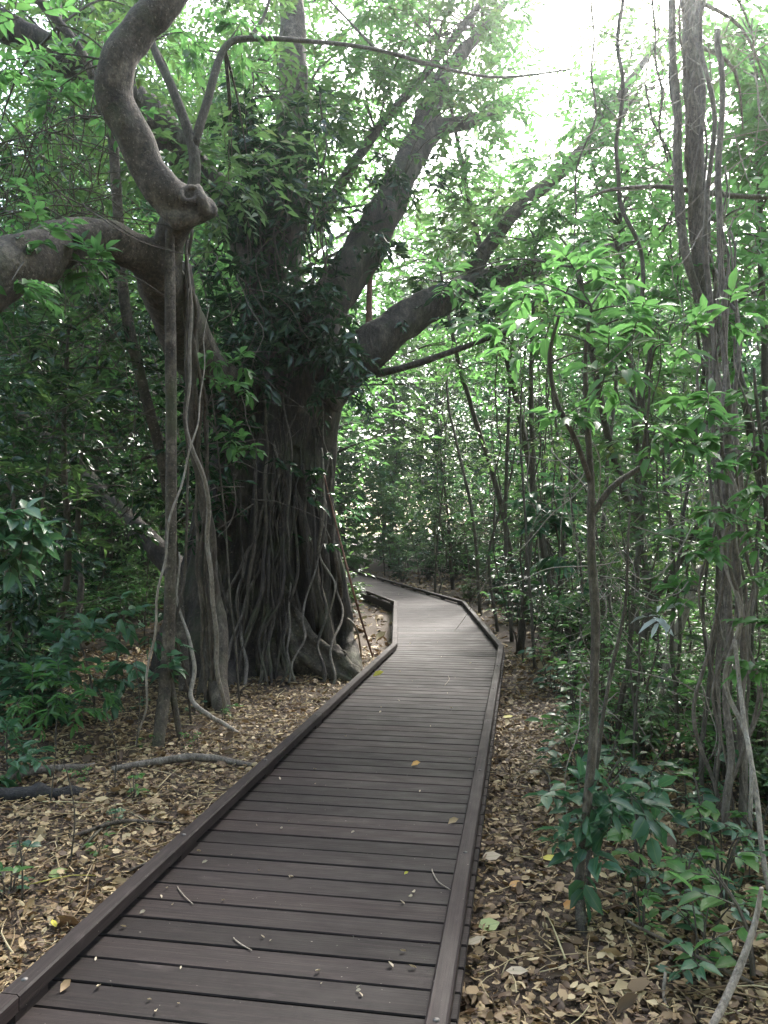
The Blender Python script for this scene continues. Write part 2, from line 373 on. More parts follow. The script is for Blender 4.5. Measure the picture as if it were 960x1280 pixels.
# ------------------------------------------------------------------ boardwalk
LP = [np.array(q) for q in [(-1.93, -1.35), (.105, 10.5), (.20, 16.5), (-2.9, 30.1)]]
RP = [np.array(q) for q in [(-.50, -1.60), (1.545, 10.3), (1.68, 16.5), (-1.42, 30.2)]]
def clip(poly, a, b):
    """keep the side left of a->b"""
    out = []; e = b - a
    s = lambda q: e[0] * (q[1] - a[1]) - e[1] * (q[0] - a[0])
    for j in range(len(poly)):
        p, q = poly[j], poly[(j + 1) % len(poly)]
        sp, sq = s(p), s(q)
        if sp >= 0: out.append(p)
        if sp * sq < 0: out.append(p + (q - p) * sp / (sp - sq))
    return out
bw = thing('boardwalk', 'dark wet timber boardwalk with low kerb rails bending away into the forest', 'boardwalk', (LP[0][0] + .7, LP[0][1], 0))
rng = random.Random(4)
on_deck = []
for sg in range(3):
    l0, l1, r0, r1 = LP[sg], LP[sg + 1], RP[sg], RP[sg + 1]
    hd = ((l1 - l0) / np.linalg.norm(l1 - l0) + (r1 - r0) / np.linalg.norm(r1 - r0)); hd /= np.linalg.norm(hd)
    pd = np.array([hd[1], -hd[0]])
    mb = MB()
    s0 = min((l0).dot(hd), r0.dot(hd)); s1 = max(l1.dot(hd), r1.dot(hd))
    pitch = .158; s = s0
    cen = (l0 + r0) / 2; c0 = cen - hd * cen.dot(hd)
    while s < s1:
        wj = .007 + rng.random() * .004
        a, b = s, s + pitch - wj
        tw = rng.uniform(-.0015, .0015)
        poly = [c0 + hd * a - pd * 3, c0 + hd * a + pd * 3, c0 + hd * (b + tw) + pd * 3, c0 + hd * (b - tw) - pd * 3]
        inset = -.016
        poly = clip(poly, l1 + pd * inset, l0 + pd * inset)
        if len(poly) > 2: poly = clip(poly, r0 - pd * inset, r1 - pd * inset)
        if len(poly) > 2: poly = clip(poly, l0, r0)
        if len(poly) > 2: poly = clip(poly, r1 - hd * .004, l1 - hd * .004)
        s += pitch
        if len(poly) < 3: continue
        pl = np.array(poly); n_ = len(pl); ce = pl.mean(0)
        al, ac = (pl - ce).dot(pd), (pl - ce).dot(hd)
        top = ce + np.outer(al - np.sign(al) * .003, pd) + np.outer(ac - np.sign(ac) * np.minimum(.004, abs(ac) * .3), hd)
        dz = rng.uniform(-.0012, .0012)
        z = lambda q, h: np.column_stack([q, np.full(len(q), h)])
        V = np.vstack([z(top, dz), z(pl, dz - .005), z(pl, -.034)])
        ox = rng.uniform(0, 50); oy = rng.uniform(0, 9)
        gr = np.vstack([np.column_stack([al + ox, ac + oy, np.zeros(n_)])] * 3)
        f3 = [(0, j, j + 1) for j in range(1, n_ - 1)] + [(2 * n_, 2 * n_ + j + 1, 2 * n_ + j) for j in range(1, n_ - 1)]
        f4 = []
        for q in (0, n_):
            for j in range(n_):
                j2 = (j + 1) % n_
                f4.append((q + j, q + n_ + j, q + n_ + j2, q + j2))
        mb.add(V, f3, f4, rng.random(), gr)
        if sg == 0 and len(pl) == 4:                                     # countersunk screw heads near the board ends
            for e_, sx in ((al.min() + .13, 1), (al.max() - .13, 1)):
                for h_ in (-.04, .04):
                    c2 = ce + pd * e_ + hd * h_
                    an = np.linspace(0, 2 * math.pi, 6, endpoint=False)
                    mb.add([(c2[0] + .0045 * math.cos(t_), c2[1] + .0045 * math.sin(t_), dz + .0006) for t_ in an], [(0, 1, 2), (0, 2, 3), (0, 3, 4), (0, 4, 5)], None, 0, [(3, 3, 0)] * 6)
    mb.build('deck', M['deck'], bw, smooth=False)
    # bearers under the deck, posts
    for pts, sgn in (((l0, l1), 1), ((r0, r1), -1)):
        mb = MB(); a, b = pts; e = (b - a); Ln = np.linalg.norm(e); e /= Ln
        c = (a + b) / 2 + pd * sgn * .045
        mb.box((*c, -.10), (*(e * Ln / 2 * .995), 0), (*(np.array([e[1], -e[0]]) * .024), 0), (0, 0, .064))
        mb.build('bearer', M['deck'], bw, smooth=False)
    # kerb rails
    for (a, b), sgn in (((l0, l1), 1), ((r0, r1), -1)):
        e = (b - a); Ln = np.linalg.norm(e); e /= Ln; q = np.array([e[1], -e[0]]) * sgn
        nb = max(1, int(Ln / 3.2)); mb = MB()
        # a rail in lengths butted end to end, chamfered section
        hw, zt, zb, ch = .036, .090, .036, .007
        for j in range(nb):
            ga = 0 if j == 0 else .002
            A = a + e * (Ln * j / nb + ga); B = a + e * (Ln * (j + 1) / nb - (0.002 if j < nb - 1 else 0))
            sec = [(-hw, zb), (hw, zb), (hw, zt - ch), (hw - ch, zt), (-hw + ch, zt), (-hw, zt - ch)]
            V, gr = [], []
            n1 = 14; oy = rng.uniform(0, 20)
            for tt in np.linspace(0, 1, n1):
                cpt = A * (1 - tt) + B * tt + q * hw
                wv = .0025 * hnoise(tt * 3 + j * 7, sgn * 5 + sg, 1)
                for (u, z_) in sec:
                    xy = cpt + q * (u + wv); V.append((xy[0], xy[1], z_ + wv * .6)); gr.append((tt * Ln / nb * 1 + oy, u + z_ + oy, 0))
            f4 = [(t_ * 6 + m_, t_ * 6 + (m_ + 1) % 6, (t_ + 1) * 6 + (m_ + 1) % 6, (t_ + 1) * 6 + m_) for t_ in range(n1 - 1) for m_ in range(6)]
            if sgn < 0: f4 = [f[::-1] for f in f4]
            E = (n1 - 1) * 6
            mb.add(V, None, f4 + [(0, 1, 2, 5), (5, 2, 3, 4), (E, E + 5, E + 2, E + 1), (E + 5, E + 4, E + 3, E + 2)], rng.uniform(.5, 1), gr)
        rail = mb.build('kerb_rail', M['deck'], bw, smooth=False)
        nblk = max(2, int(Ln / 1.15))
        for j in range(nblk):
            bl, bo = MB(), MB()
            c = a + e * (.25 + (Ln - .5) * j / (nblk - 1)) + q * .036
            bl.box((*c, .0175), (*(e * .09), 0), (*(q * .028), 0), (0, 0, .0182), rng.random())
            ang = np.linspace(0, 2 * math.pi, 10, endpoint=False)
            ring = [(c[0] + .011 * math.cos(t_), c[1] + .011 * math.sin(t_), h_) for h_ in (.086, .0925) for t_ in ang] + [(c[0], c[1], .0955)]
            bo.add(ring, [(10 + t_, 10 + (t_ + 1) % 10, 20) for t_ in range(10)], [(t_, (t_ + 1) % 10, 10 + (t_ + 1) % 10, 10 + t_) for t_ in range(10)])
            bl.build('spacer_block', M['deck'], rail, smooth=False)
            bo.build('bolt', M['bolt'], rail)
    for (a, b), sgn in (((l0, l1), 1), ((r0, r1), -1)):
        e = (b - a); Ln = np.linalg.norm(e); e /= Ln; q = np.array([e[1], -e[0]]) * sgn
        for j in range(max(2, int(Ln / 2.4))):
            c = a + e * (1.2 + j * 2.4) + q * .12
            if (c - a).dot(e) > Ln: continue
            mb = MB(); z0 = gz(*c) - .1
            mb.box((*c, (z0 - .036) / 2 - .0), (*(e * .045), 0), (*(q * .045), 0), (0, 0, (-.036 - z0) / 2))
            mb.build('post', M['deck'], bw, smooth=False)

def deck_dist(x, y):
    """signed: how far outside the boardwalk edge"""
    p = np.array([x, y]); best = 1e9; inside = False
    for sg in range(3):
        l0, l1, r0, r1 = LP[sg], LP[sg + 1], RP[sg], RP[sg + 1]
        c0, c1 = (l0 + r0) / 2, (l1 + r1) / 2
        e = c1 - c0; t = max(0, min(1, (p - c0).dot(e) / e.dot(e)))
        best = min(best, np.linalg.norm(p - c0 - e * t) - .74)
    return best

# ------------------------------------------------------------------ leaf litter
def litter(name, n, seed, reg, size, label, broken=.35):
    rng = random.Random(seed); L = Leaves(T_DRY); LB = Leaves(T_BROKEN); c = 0
    x0, x1, y0, y1, pw = reg
    while c < n:
        y = y0 + (y1 - y0) * rng.random() ** pw; x = rng.uniform(x0, x1) * (.35 + .65 * (y - y0) / (y1 - y0) if pw > 1.01 else 1) 
        dd = deck_dist(x, y)
        if dd < -.3: continue
        if hnoise(x, y, .9, 11) < -.3 and rng.random() < .35: continue
        c += 1
        a = rng.uniform(0, 2 * math.pi); s = rng.uniform(*size) * (rng.uniform(1.4, 2.1) if rng.random() < .06 else 1)
        r = rng.random() ** 1.15
        nn = np.array([rng.gauss(0, .38), rng.gauss(0, .38), 1]) * (1 if rng.random() > .35 else -1)
        (LB if rng.random() < broken else L).leaf((x, y, gz(x, y) + rng.uniform(.002, .03) + (.015 if nn[2] < 0 else 0)), (math.cos(a), math.sin(a), rng.gauss(0, .22)), nn, s, s * rng.choice((.16, .3, .42, .52, .64, .8)) * rng.uniform(.85, 1.15), r)
    o = LB.to_mb(L.to_mb()).build(name, M['litter'])
    tag(o, label, 'leaf litter', kind='stuff')
    return o
litter('leaf_litter', 76000, 1, (-6.5, 6.5, 1.2, 11.5, 1.4), (.02, .062), 'carpet of dry brown leaves covering the ground along the boardwalk')
litter('leaf_litter', 34000, 5, (-6, 6, 1.2, 8.5, 1.2), (.010, .028), 'crumbled fragments of dry leaf filling the litter along the boardwalk', .9)
litter('leaf_litter', 20000, 2, (-16, 16, 9, 32, 1.0), (.07, .15), 'brown fallen leaves on the forest floor farther back')

# fine twigs in the litter
rng = random.Random(8); mb = MB(); c = 0
while c < 6500:
    y = 1.5 + 10 * rng.random() ** 1.4; x = rng.uniform(-6, 6) * (.4 + .06 * y)
    if deck_dist(x, y) < .04 + 0: continue
    c += 1
    a = rng.uniform(0, math.pi); l = rng.uniform(.04, .2) if rng.random() < .8 else rng.uniform(.2, .5); dx, dy = math.cos(a) * l / 2, math.sin(a) * l / 2
    z = gz(x, y) + rng.uniform(.015, .04)
    mb.tube([(x - dx, y - dy, z + rng.uniform(-.02, .02)), (x + rng.uniform(-.04, .04), y + rng.uniform(-.04, .04), z + .01), (x + dx, y + dy, z + rng.uniform(-.02, .02))], [rng.uniform(.0012, .003) + l * .006, .0012], 4, 5, r=rng.random())
tag(mb.build('twig_litter', M['litter']), 'scatter of thin broken twigs lying among the dry leaves', 'twig litter', kind='stuff')
# ------------------------------------------------------------------ plant prototypes (shared part meshes)
def tree_parts(seed, h, r, start, nb, bl, ntw, nl, leaf, lm, bm='stem', wid=.42, rosette=0, droop=.4, wander=.25, tpl=T_FAR, elev=(5, 45), lean=.3, twl=.5):
    rng = random.Random(seed)
    W, L = MB(), Leaves(tpl)
    k = 7; pts = [np.array([0, 0, -.12])]; x = np.zeros(2); lv = np.array([rng.uniform(-1, 1), rng.uniform(-1, 1)]) * lean / k
    for i in range(1, k + 1):
        x = x + lv + np.array([rng.gauss(0, 1), rng.gauss(0, 1)]) * wander / k * (h / 8) ** .5
        pts.append(np.array([x[0], x[1], h * i / k]))
    rad = [r * 1.35] + [r * (1 - .85 * (i / k) ** 1.1) for i in range(1, k + 1)]
    path = W.tube(pts, rad, 10 if r > .06 else 7, 30, lump=.12, lf=4, seed=seed)
    for b in range(nb):
        t = start + (1 - start) * ((b + rng.random()) / nb)
        o = path[min(len(path) - 1, int(t * (len(path) - 1)))]
        az = b * 2.4 + rng.uniform(-.6, .6); el = math.radians(rng.uniform(*elev))
        ln = bl * (1 - .55 * max(0, (t - start) / (1.0001 - start))) * rng.uniform(.55, 1.15)
        d = np.array([math.cos(az) * math.cos(el), math.sin(az) * math.cos(el), math.sin(el)])
        p1 = o + d * ln * .5 + np.array([rng.gauss(0, .08), rng.gauss(0, .08), .05]) * ln
        p2 = o + d * ln + np.array([rng.gauss(0, .15), rng.gauss(0, .15), -.18 * droop]) * ln
        rb = max(.005, r * .42 * (1 - .6 * t))
        bp = W.tube([o, p1, p2], [rb, rb * .6, .004], 5, 7, cap=False)
        for j in range(ntw):
            s = .22 + .78 * (j + rng.random()) / ntw
            q = bp[min(6, int(s * 6.99))]
            dv = d * .55 + np.array([rng.gauss(0, .6), rng.gauss(0, .6), rng.gauss(0, .38)])
            twig(W, L, q, dv, twl * ln ** .5 * rng.uniform(.5, 1.1), nl, leaf, rng, wid, droop, max(.003, .0025 + leaf * .01), rosette)
    wm = W.mesh('trunk'); wm.materials.append(M[bm])
    me = L.to_mb().mesh('crown', smooth=True); me.materials.append(M[lm])
    return [('trunk', wm), ('crown', me)]

def shrub_parts(seed, h, ns, nl, leaf, lm, wid=.42, rosette=0, tpl=T_FAR, spread=.8, droop=.4, ntw=5):
    rng = random.Random(seed); W, L = MB(), Leaves(tpl)
    for s in range(ns):
        a = rng.uniform(0, 6.28); sp = spread * rng.uniform(.15, 1) * h * .6
        hh = h * rng.uniform(.45, 1)
        pts = [(0.02 * math.cos(a), .02 * math.sin(a), -.05), (sp * .35 * math.cos(a), sp * .35 * math.sin(a), hh * .55), (sp * math.cos(a), sp * math.sin(a), hh)]
        pa = W.tube(pts, [.006 + h * .006, .004, .0025], 4, 9, cap=False)
        for j in range(ntw):
            q = pa[int((.25 + .75 * (j + rng.random()) / ntw) * 8)]
            d = np.array([math.cos(a) + rng.gauss(0, .8), math.sin(a) + rng.gauss(0, .8), rng.uniform(-.1, .7)])
            twig(W, L, q, d, h * rng.uniform(.15, .32), nl, leaf, rng, wid, droop, .003, rosette)
    wm = W.mesh('stems'); wm.materials.append(M['stem'])
    me = L.to_mb().mesh('foliage'); me.materials.append(M[lm])
    return [('stem', wm), ('foliage', me)]

# ------------------------------------------------------------------ the strangler fig
def remesh(mb, voxel, name):
    me = mb.mesh(name); o = bpy.data.objects.new(name, me); COL.objects.link(o)
    md = o.modifiers.new('r', 'REMESH'); md.mode = 'VOXEL'; md.voxel_size = voxel
    m2 = o.modifiers.new('s', 'SMOOTH'); m2.factor = .5; m2.iterations = 2
    dg = bpy.context.evaluated_depsgraph_get()
    ev = o.evaluated_get(dg); out = bpy.data.meshes.new_from_object(ev)
    V = np.empty(len(out.vertices) * 3, np.float32); out.vertices.foreach_get('co', V); V = V.reshape(-1, 3)
    Fq = np.array([list(p.vertices) for p in out.polygons if len(p.vertices) == 4])
    Nn = np.empty(len(out.vertices) * 3, np.float32); out.vertices.foreach_get('normal', Nn); Nn = Nn.reshape(-1, 3)
    bpy.data.objects.remove(o); bpy.data.meshes.remove(out); bpy.data.meshes.remove(me)
    d = np.array([.028 * noise.noise(Vector((v[0] * 3.5, v[1] * 3.5, v[2] * .9))) + .016 * noise.noise(Vector((v[0] * 9, v[1] * 9, v[2] * 2.5))) for v in V.astype(float)])
    r = MB(); r.add(V + Nn * d[:, None], None, Fq)
    return r
figx = G(330, 832)
fig = thing('strangler_fig', 'massive old strangler fig with fluted trunk and roots beside the boardwalk', 'fig tree', figx)
rng = random.Random(77)
T = MB()
T.tube([G(330, 838, -.3), P(332, 740, 10.7), P(338, 620, 10.6), P(345, 500, 10.6), P(350, 380, 10.7), P(357, 250, 10.9)], [.66, .54, .44, .35, .33, .30], 20, 40, lump=.22, lf=1.3, seed=1)
T.tube([G(252, 848, -.3), P(262, 740, 10.2), P(275, 620, 10.2), P(292, 520, 10.4), P(320, 420, 10.6)], [.36, .30, .26, .24, .22], 14, 32, lump=.2, lf=1.6, seed=2)
T.tube([P(408, 830, 10.7), P(400, 720, 10.7), P(398, 620, 10.6), P(403, 530, 10.5), P(412, 470, 10.4), P(425, 452, 10.35)], [.34, .25, .22, .22, .26, .25], 14, 32, lump=.2, lf=1.6, seed=3)
T.tube([P(365, 560, 10.4), P(385, 480, 10.4), P(392, 420, 10.5), P(405, 385, 10.6)], [.3, .3, .3, .29], 14, 20, lump=.2, lf=1.6, seed=4)
# flutes: fused roots running down the trunk
for i in range(44):
    fx = rng.uniform(232, 422); d0 = 10.05 + .5 * ((fx - 325) / 95) ** 2 + rng.uniform(-.1, .1)
    top = rng.uniform(300, 600); xt = 345 + (fx - 330) * .38 + rng.uniform(-14, 14)
    xb = 330 + (fx - 330) * 1.12 + rng.uniform(-12, 12)
    db = d0 - rng.uniform(0.0, .25)
    T.tube([P(xt, top, 10.35), P((xt * 1.1 + fx * .9) / 2, (top + 640) / 2, d0 + .1), P(fx, 700, d0), P(xb, 800, db), G(xb + rng.uniform(-6, 6), 842 + rng.uniform(-6, 12), -.2)],
           [.05, .08, .10, .12, .17] if rng.random() < .4 else [.03, .045, .05, .065, .09], 8, 26, lump=.2, lf=3, seed=i, wob=.06)
T.tube([P(240, 740, 10.2), P(218, 800, 9.9), G(196, 852, -.1)], [.22, .2, .16], 10, 16, lump=.2, seed=8)
T.tube([P(300, 760, 9.9), P(290, 815, 9.6), G(282, 862, -.12)], [.2, .17, .12], 10, 16, lump=.2, seed=9)
remesh(T, .027, 'trunk').build('trunk', M['fig'], fig)
def figpart(name, tubes, mat, **k):
    mb = MB()
    for i, (pts, rad, sides, n) in enumerate(tubes):
        mb.tube(pts, rad, sides, n, **k)
    return mb.build(name, M[mat], fig)
def knotty(name, tubes, mat, voxel):
    mb = MB()
    for i, (pts, rad) in enumerate(tubes): mb.tube(pts, rad, 18, 70, lump=.17, lf=3.6, seed=i + 3)
    return remesh(mb, voxel, name).build(name, M[mat], fig)
# boughs: each one an own part
knotty('bough', [([P(395, 480, 10.4), P(400, 400, 10.5), P(438, 338, 10.8), P(490, 248, 11.3), P(532, 150, 12), P(556, 92, 12.6)], [.33, .32, .29, .24, .17, .14]),
                 ([P(500, 232, 11.4), P(545, 165, 12.0), P(590, 150, 12.4), P(632, 122, 13)], [.15, .13, .10, .05]),
                 ([P(556, 92, 12.6), P(600, 40, 13.4), P(660, -30, 14.5)], [.12, .09, .06])], 'trunk', .036)
knotty('bough', [([P(402, 500, 10.35), P(448, 447, 10.3), P(503, 404, 10.4), P(560, 371, 10.7), P(625, 346, 11.1), P(720, 322, 11.8), P(800, 300, 12.6)], [.28, .28, .25, .20, .15, .10, .04])], 'trunk', .035)
knotty('bough', [([P(335, 350, 10.8), P(300, 285, 10.8), P(262, 240, 10.6), P(190, 145, 10.3), P(90, 78, 10), P(-40, 10, 9.8)], [.3, .28, .26, .21, .19, .17])], 'trunk', .04)
knotty('bough', [([P(357, 260, 10.9), P(366, 120, 11.1), P(364, 0, 11.4), P(358, -90, 11.6)], [.26, .2, .18, .16])], 'limb', .034)
knotty('bough', [([P(292, 500, 10.1), P(262, 470, 9.3), P(232, 420, 8.2), P(206, 358, 7.2), P(172, 316, 6.8), P(104, 296, 6.3), P(40, 325, 5.9), P(-50, 362, 5.5)], [.32, .29, .25, .22, .17, .15, .20, .25]),
                 ([P(202, 350, 7.1), P(214, 300, 6.9), P(228, 272, 6.75), P(252, 262, 6.65), P(268, 264, 6.6)], [.15, .13, .14, .115, .045]),
                 ([P(246, 232, 6.6), P(252, 250, 6.52), P(258, 268, 6.55)], [.03, .06, .045]), ([P(196, 262, 6.55), P(222, 276, 6.55), P(248, 272, 6.55)], [.05, .075, .05]),
                 ([P(262, 264, 6.62), P(234, 256, 6.62), P(210, 246, 6.58), P(188, 216, 6.55), P(166, 168, 6.5), P(143, 124, 6.45), P(148, 78, 6.4), P(176, 36, 6.4), P(206, 2, 6.4), P(250, -60, 6.4)], [.06, .155, .165, .14, .138, .136, .13, .13, .135, .14])], 'limb', .022)
mb = MB()                                                             # the healed ring of a lost limb on the knob
rc = P(237, 243, 6.49); a = np.linspace(0, 6.283, 22)
mb.tube([rc + np.array([.058 * math.cos(t) + .012 * math.sin(t), .035 * math.sin(t) + .03 * math.cos(t), .072 * math.sin(t)]) for t in a], .024, 8, 44, lump=.35, lf=9)
mb.build('branch_scar', M['limb'], fig)
knotty('bough', [([P(10, 505, 12.4), P(50, 540, 12), P(92, 580, 11.6), P(158, 650, 11.1), P(222, 716, 10.7), P(275, 790, 10.5)], [.07, .09, .11, .14, .19, .26])], 'fig', .03)
figpart('bough', [([P(395, 285, 11.4), P(425, 232, 11.6), P(470, 165, 12), P(540, 82, 12.6), P(612, -10, 13.4)], [.085, .08, .075, .065, .055], 8, 36)], 'trunk', lump=.1)
figpart('bough', [([P(590, 340, 10.9), P(612, 306, 11), P(650, 258, 11.2), P(712, 205, 11.6), P(768, 130, 12.2), P(818, 58, 13)], [.12, .11, .10, .09, .075, .05], 8, 40),
                  ([P(712, 205, 11.6), P(760, 170, 11.9), P(800, 110, 12.4)], [.05, .04, .02], 6, 14)], 'limb', lump=.1)
figpart('bough', [([P(470, 468, 10.3), P(520, 455, 10.1), P(580, 434, 9.9), P(645, 411, 9.7)], [.05, .045, .035, .02], 7, 26)], 'trunk', lump=.1)
figpart('bough', [([P(232, 262, 7.6), P(243, 225, 7.6), P(240, 180, 7.6), P(215, 110, 7.6), P(190, 52, 7.7), P(180, -30, 7.8)], [.06, .06, .055, .045, .036, .03], 8, 30),
                  ([P(242, 182, 7.6), P(258, 130, 7.6), P(281, 60, 7.7), P(320, 48, 7.8), P(390, 52, 8), P(470, 62, 8.4), P(610, 96, 9), P(720, 86, 9.6)], [.05, .042, .034, .028, .022, .02, .016, .01], 7, 44),
                  ([P(310, 50, 7.8), P(330, 20, 7.9), P(345, -30, 8)], [.022, .018, .014], 6, 12)], 'stem', lump=.1)
figpart('bough', [([P(20, -30, 8), P(75, 30, 8), P(110, 80, 8), P(125, 150, 8.2)], [.05, .045, .04, .03], 7, 20)], 'limb', lump=.1)
# buttress roots: one broad flank that runs out to a toe by the kerb
rid = [(346, 690, 10.15), (358, 748, 9.95), (379, 785, 9.8), (404, 810, 9.62), (428, 824, 9.5), (448, 838, 9.42)]
low = [(334, 852, 9.75), (360, 853, 9.6), (384, 854, 9.5), (407, 854, 9.42), (429, 852, 9.38), (450, 847, 9.4)]
fl = []
for m_, r_ in ((0, .07), (.22, .08), (.45, .085), (.7, .085), (1, .08)):
    fl.append(([P(a[0] * (1 - m_) + b[0] * m_, a[1] * (1 - m_) + b[1] * m_, a[2] * (1 - m_) + b[2] * m_) for a, b in zip(rid, low)], [r_ * 1.1, r_ * 1.1, r_, r_ * .9, r_ * .8, r_ * .5]))
fl.append(([P(366, 812, 9.55), P(385, 826, 9.45), P(408, 844, 9.36), P(434, 852, 9.3)], [.05, .055, .055, .03]))
fl.append(([P(416, 812, 9.55), P(430, 827, 9.45), P(450, 842, 9.4)], [.075, .075, .035]))
fl.append(([P(398, 822, 9.5), P(415, 838, 9.36), P(440, 852, 9.28)], [.05, .045, .03]))
fl.append(([P(360, 740, 9.9), P(386, 790, 9.66), P(412, 812, 9.5), P(428, 820, 9.42)], [.035, .045, .045, .04]))
fl.append(([P(352, 770, 9.8), P(366, 805, 9.6), P(372, 830, 9.5), G(378, 846, 0)], [.04, .05, .05, .035]))
fl.append(([P(425, 828, 9.45), P(446, 842, 9.35), P(462, 852, 9.25)], [.06, .05, .025]))
fl.append(([P(340, 800, 9.8), P(345, 828, 9.6), G(356, 850, 0)], [.06, .06, .03]))
knotty('buttress_root', fl, 'limb', .02)
mb = MB(); rc = P(426, 817, 9.46)
mb.tube([rc + np.array([.062 * math.cos(t), .03 * math.sin(t), .026 * math.sin(t)]) for t in np.linspace(0, 6.283, 22)], .016, 8, 40, lump=.3, lf=9)
mb.build('root_scar', M['limb'], fig)
figpart('buttress_root', [([P(352, 520, 10.7), P(376, 640, 10.15), P(398, 740, 9.95), P(413, 810, 9.9), G(418, 832, -.1)], [.03, .06, .075, .085, .1], 9, 30)], 'root', lump=.2)
knot = [([P(372, 350, 10.3), P(378, 378, 10.15), P(395, 400, 10.2), P(402, 440, 10.2)], [.07, .09, .1, .12], 8, 18), ([P(362, 372, 10.3), P(378, 385, 10.15), P(410, 372, 10.3), P(432, 345, 10.5)], [.06, .08, .07, .05], 8, 18), ([P(392, 396, 10.2), P(415, 392, 10.3), P(440, 398, 10.4)], [.06, .05, .03], 8, 12)]
figpart('root_knot', knot, 'root', lump=.3, lf=5)
# hanging and prop roots
def rootpart(name, pts, rad, mat, sides=8, n=40, **k):
    mb = MB(); mb.tube(pts, rad, sides, n, **k); return mb.build(name, M[mat], fig)
mb = MB()
mb.tube([P(212, 262, 6.75), P(213, 400, 6.75), P(214, 560, 6.75), P(213, 720, 6.75), P(209, 830, 6.75), G(196, 938, -.05)], [.038, .046, .047, .047, .055, .05], 10, 50, lump=.1, lf=5)
mb.tube([P(209, 820, 6.75), P(218, 880, 6.7), G(227, 928, -.05)], [.03, .028, .024], 7, 14, lump=.1)
mb.build('prop_root', M['limb'], fig)
rootpart('prop_root', [P(232, 330, 7.4), P(238, 440, 7.6), P(246, 560, 7.9), P(262, 680, 8.2), P(274, 780, 8.4), G(280, 892, -.05)], [.05, .06, .055, .06, .075, .1], 'root', 9, 50, lump=.25, lf=4, wob=.05)
rootpart('prop_root', [P(140, 150, 8.6), P(147, 260, 8.6), P(156, 380, 8.6), P(178, 480, 8.7), P(205, 590, 8.9), P(222, 740, 9.1), G(232, 868, -.05)], [.055, .058, .06, .06, .055, .055, .07], 'limb', 9, 50, lump=.1)
for k_, (xa, xb) in enumerate([(232, 240), (236, 246), (240, 243), (229, 250)]):
    rootpart('hanging_root', [P(xa, 285, 7.0), P(xa + 3, 380, 7.2), P(xb, 480, 7.4), P(xb + 6, 600, 7.8), G(xb + 18, 885, -.03)], [.016, .018, .018, .017, .02], 'root', 6, 50, wob=.07, seed=k_ + 40)
rootpart('hanging_root', [P(463, 315, 10.9), P(462, 360, 10.8), P(461, 416, 10.45)], [.042, .04, .05], 'red', 8, 16, lump=.1)
for i, (xt, yt, xb, yb, d) in enumerate([(330, 480, 322, 850, 9.7), (345, 520, 350, 846, 9.75), (352, 600, 345, 852, 9.7), (360, 560, 372, 842, 9.8), (318, 560, 300, 856, 9.6), (300, 600, 290, 850, 9.6),
                                         (390, 500, 392, 800, 10.0), (378, 580, 400, 828, 9.85), (410, 540, 420, 800, 10.2), (340, 640, 332, 856, 9.6), (280, 640, 262, 856, 9.7), (368, 620, 360, 850, 9.7), (405, 600, 408, 822, 9.9), (270, 580, 300, 858, 9.6), (330, 660, 300, 846, 9.5), (352, 660, 322, 850, 9.55)]):
    rootpart('aerial_root', [P(xt, yt, d + .3), P(xt + rng.uniform(-8, 8), yt * .6 + yb * .4, d + .02), P(xb + rng.uniform(-8, 8), yt * .25 + yb * .75, d - .05), G(xb, yb, -.05)], np.array([.016, .02, .02, .028]) * rng.uniform(.7, 1.5), 'root' if i % 4 == 0 else 'fig', 6, 30, wob=.05, seed=i)
for i in range(16):
    xt = rng.uniform(300, 410); yt = rng.uniform(390, 520); xb = 325 + (xt - 355) * 1.5 + rng.uniform(-30, 20); d = 9.75 + .3 * ((xb - 325) / 95) ** 2
    r = rng.uniform(.008, .018)
    rootpart('aerial_root', [P(xt, yt, d + .5), P(xt + rng.uniform(-14, 14), yt * .6 + 330, d + .12), P(xb * .7 + xt * .3 + rng.uniform(-16, 16), 730, d - .02), G(xb, 858, -.05)], [r * .5, r, r, r * 1.4], rng.choice(['root', 'fig', 'fig', 'vine']), 6, 60, wob=.13, seed=i + 90, lump=.2)
# crown: leafy sprays carried by the boughs, with the twigs that hold them
boughs = [P(500, 230, 11.3), P(556, 92, 12.6), P(600, 40, 13.4), P(625, 346, 11.1), P(720, 322, 11.8), P(190, 145, 10.3), P(90, 78, 10), P(366, 120, 11.1), P(364, 0, 11.4), P(104, 296, 6.3), P(40, 325, 5.9), P(148, 78, 6.4), P(206, 2, 6.4), P(470, 165, 12), P(540, 82, 12.6), P(650, 258, 11.2), P(768, 130, 12.2), P(281, 60, 7.7), P(390, 52, 8), P(470, 62, 8.4), P(190, 52, 7.7), P(610, 96, 9), P(75, 30, 8), P(300, 285, 10.8), P(580, 434, 9.9), P(645, 411, 9.7)]
def crown(parent, targets, anchors, seed, leaf, lm, bm, ntw=12, nl=8, tpl=T_FAR, rosette=0, droop=.4, wid=.42, r0=.012, squash=.75, flat=.5, sub='twig_sprays', pname='crown'):
    rng = random.Random(seed); W, L = MB(), Leaves(tpl)
    A = np.array(anchors)
    for (px, py, d, R) in targets:
        c = P(px, py, d); a = A[np.argmin(np.linalg.norm(A - c, axis=1))]
        m = (a + c) / 2 + np.array([rng.gauss(0, .06), rng.gauss(0, .06), .1]) * np.linalg.norm(a - c)
        W.tube([a, m, c], [r0, r0 * .7, r0 * .35], 5, 9, cap=False)
        cluster(W, L, c, R, ntw, nl, leaf, rng, wid, droop, rosette, squash, flat)
    cr = L.to_mb().build(pname, M[lm], parent)
    W.build(sub, M[bm], cr)
    return cr
rng = random.Random(5)
tg = []
for i in range(64): tg.append((rng.uniform(-40, 400), rng.uniform(-60, 250), rng.uniform(8.5, 13), rng.uniform(.6, 1.1)))
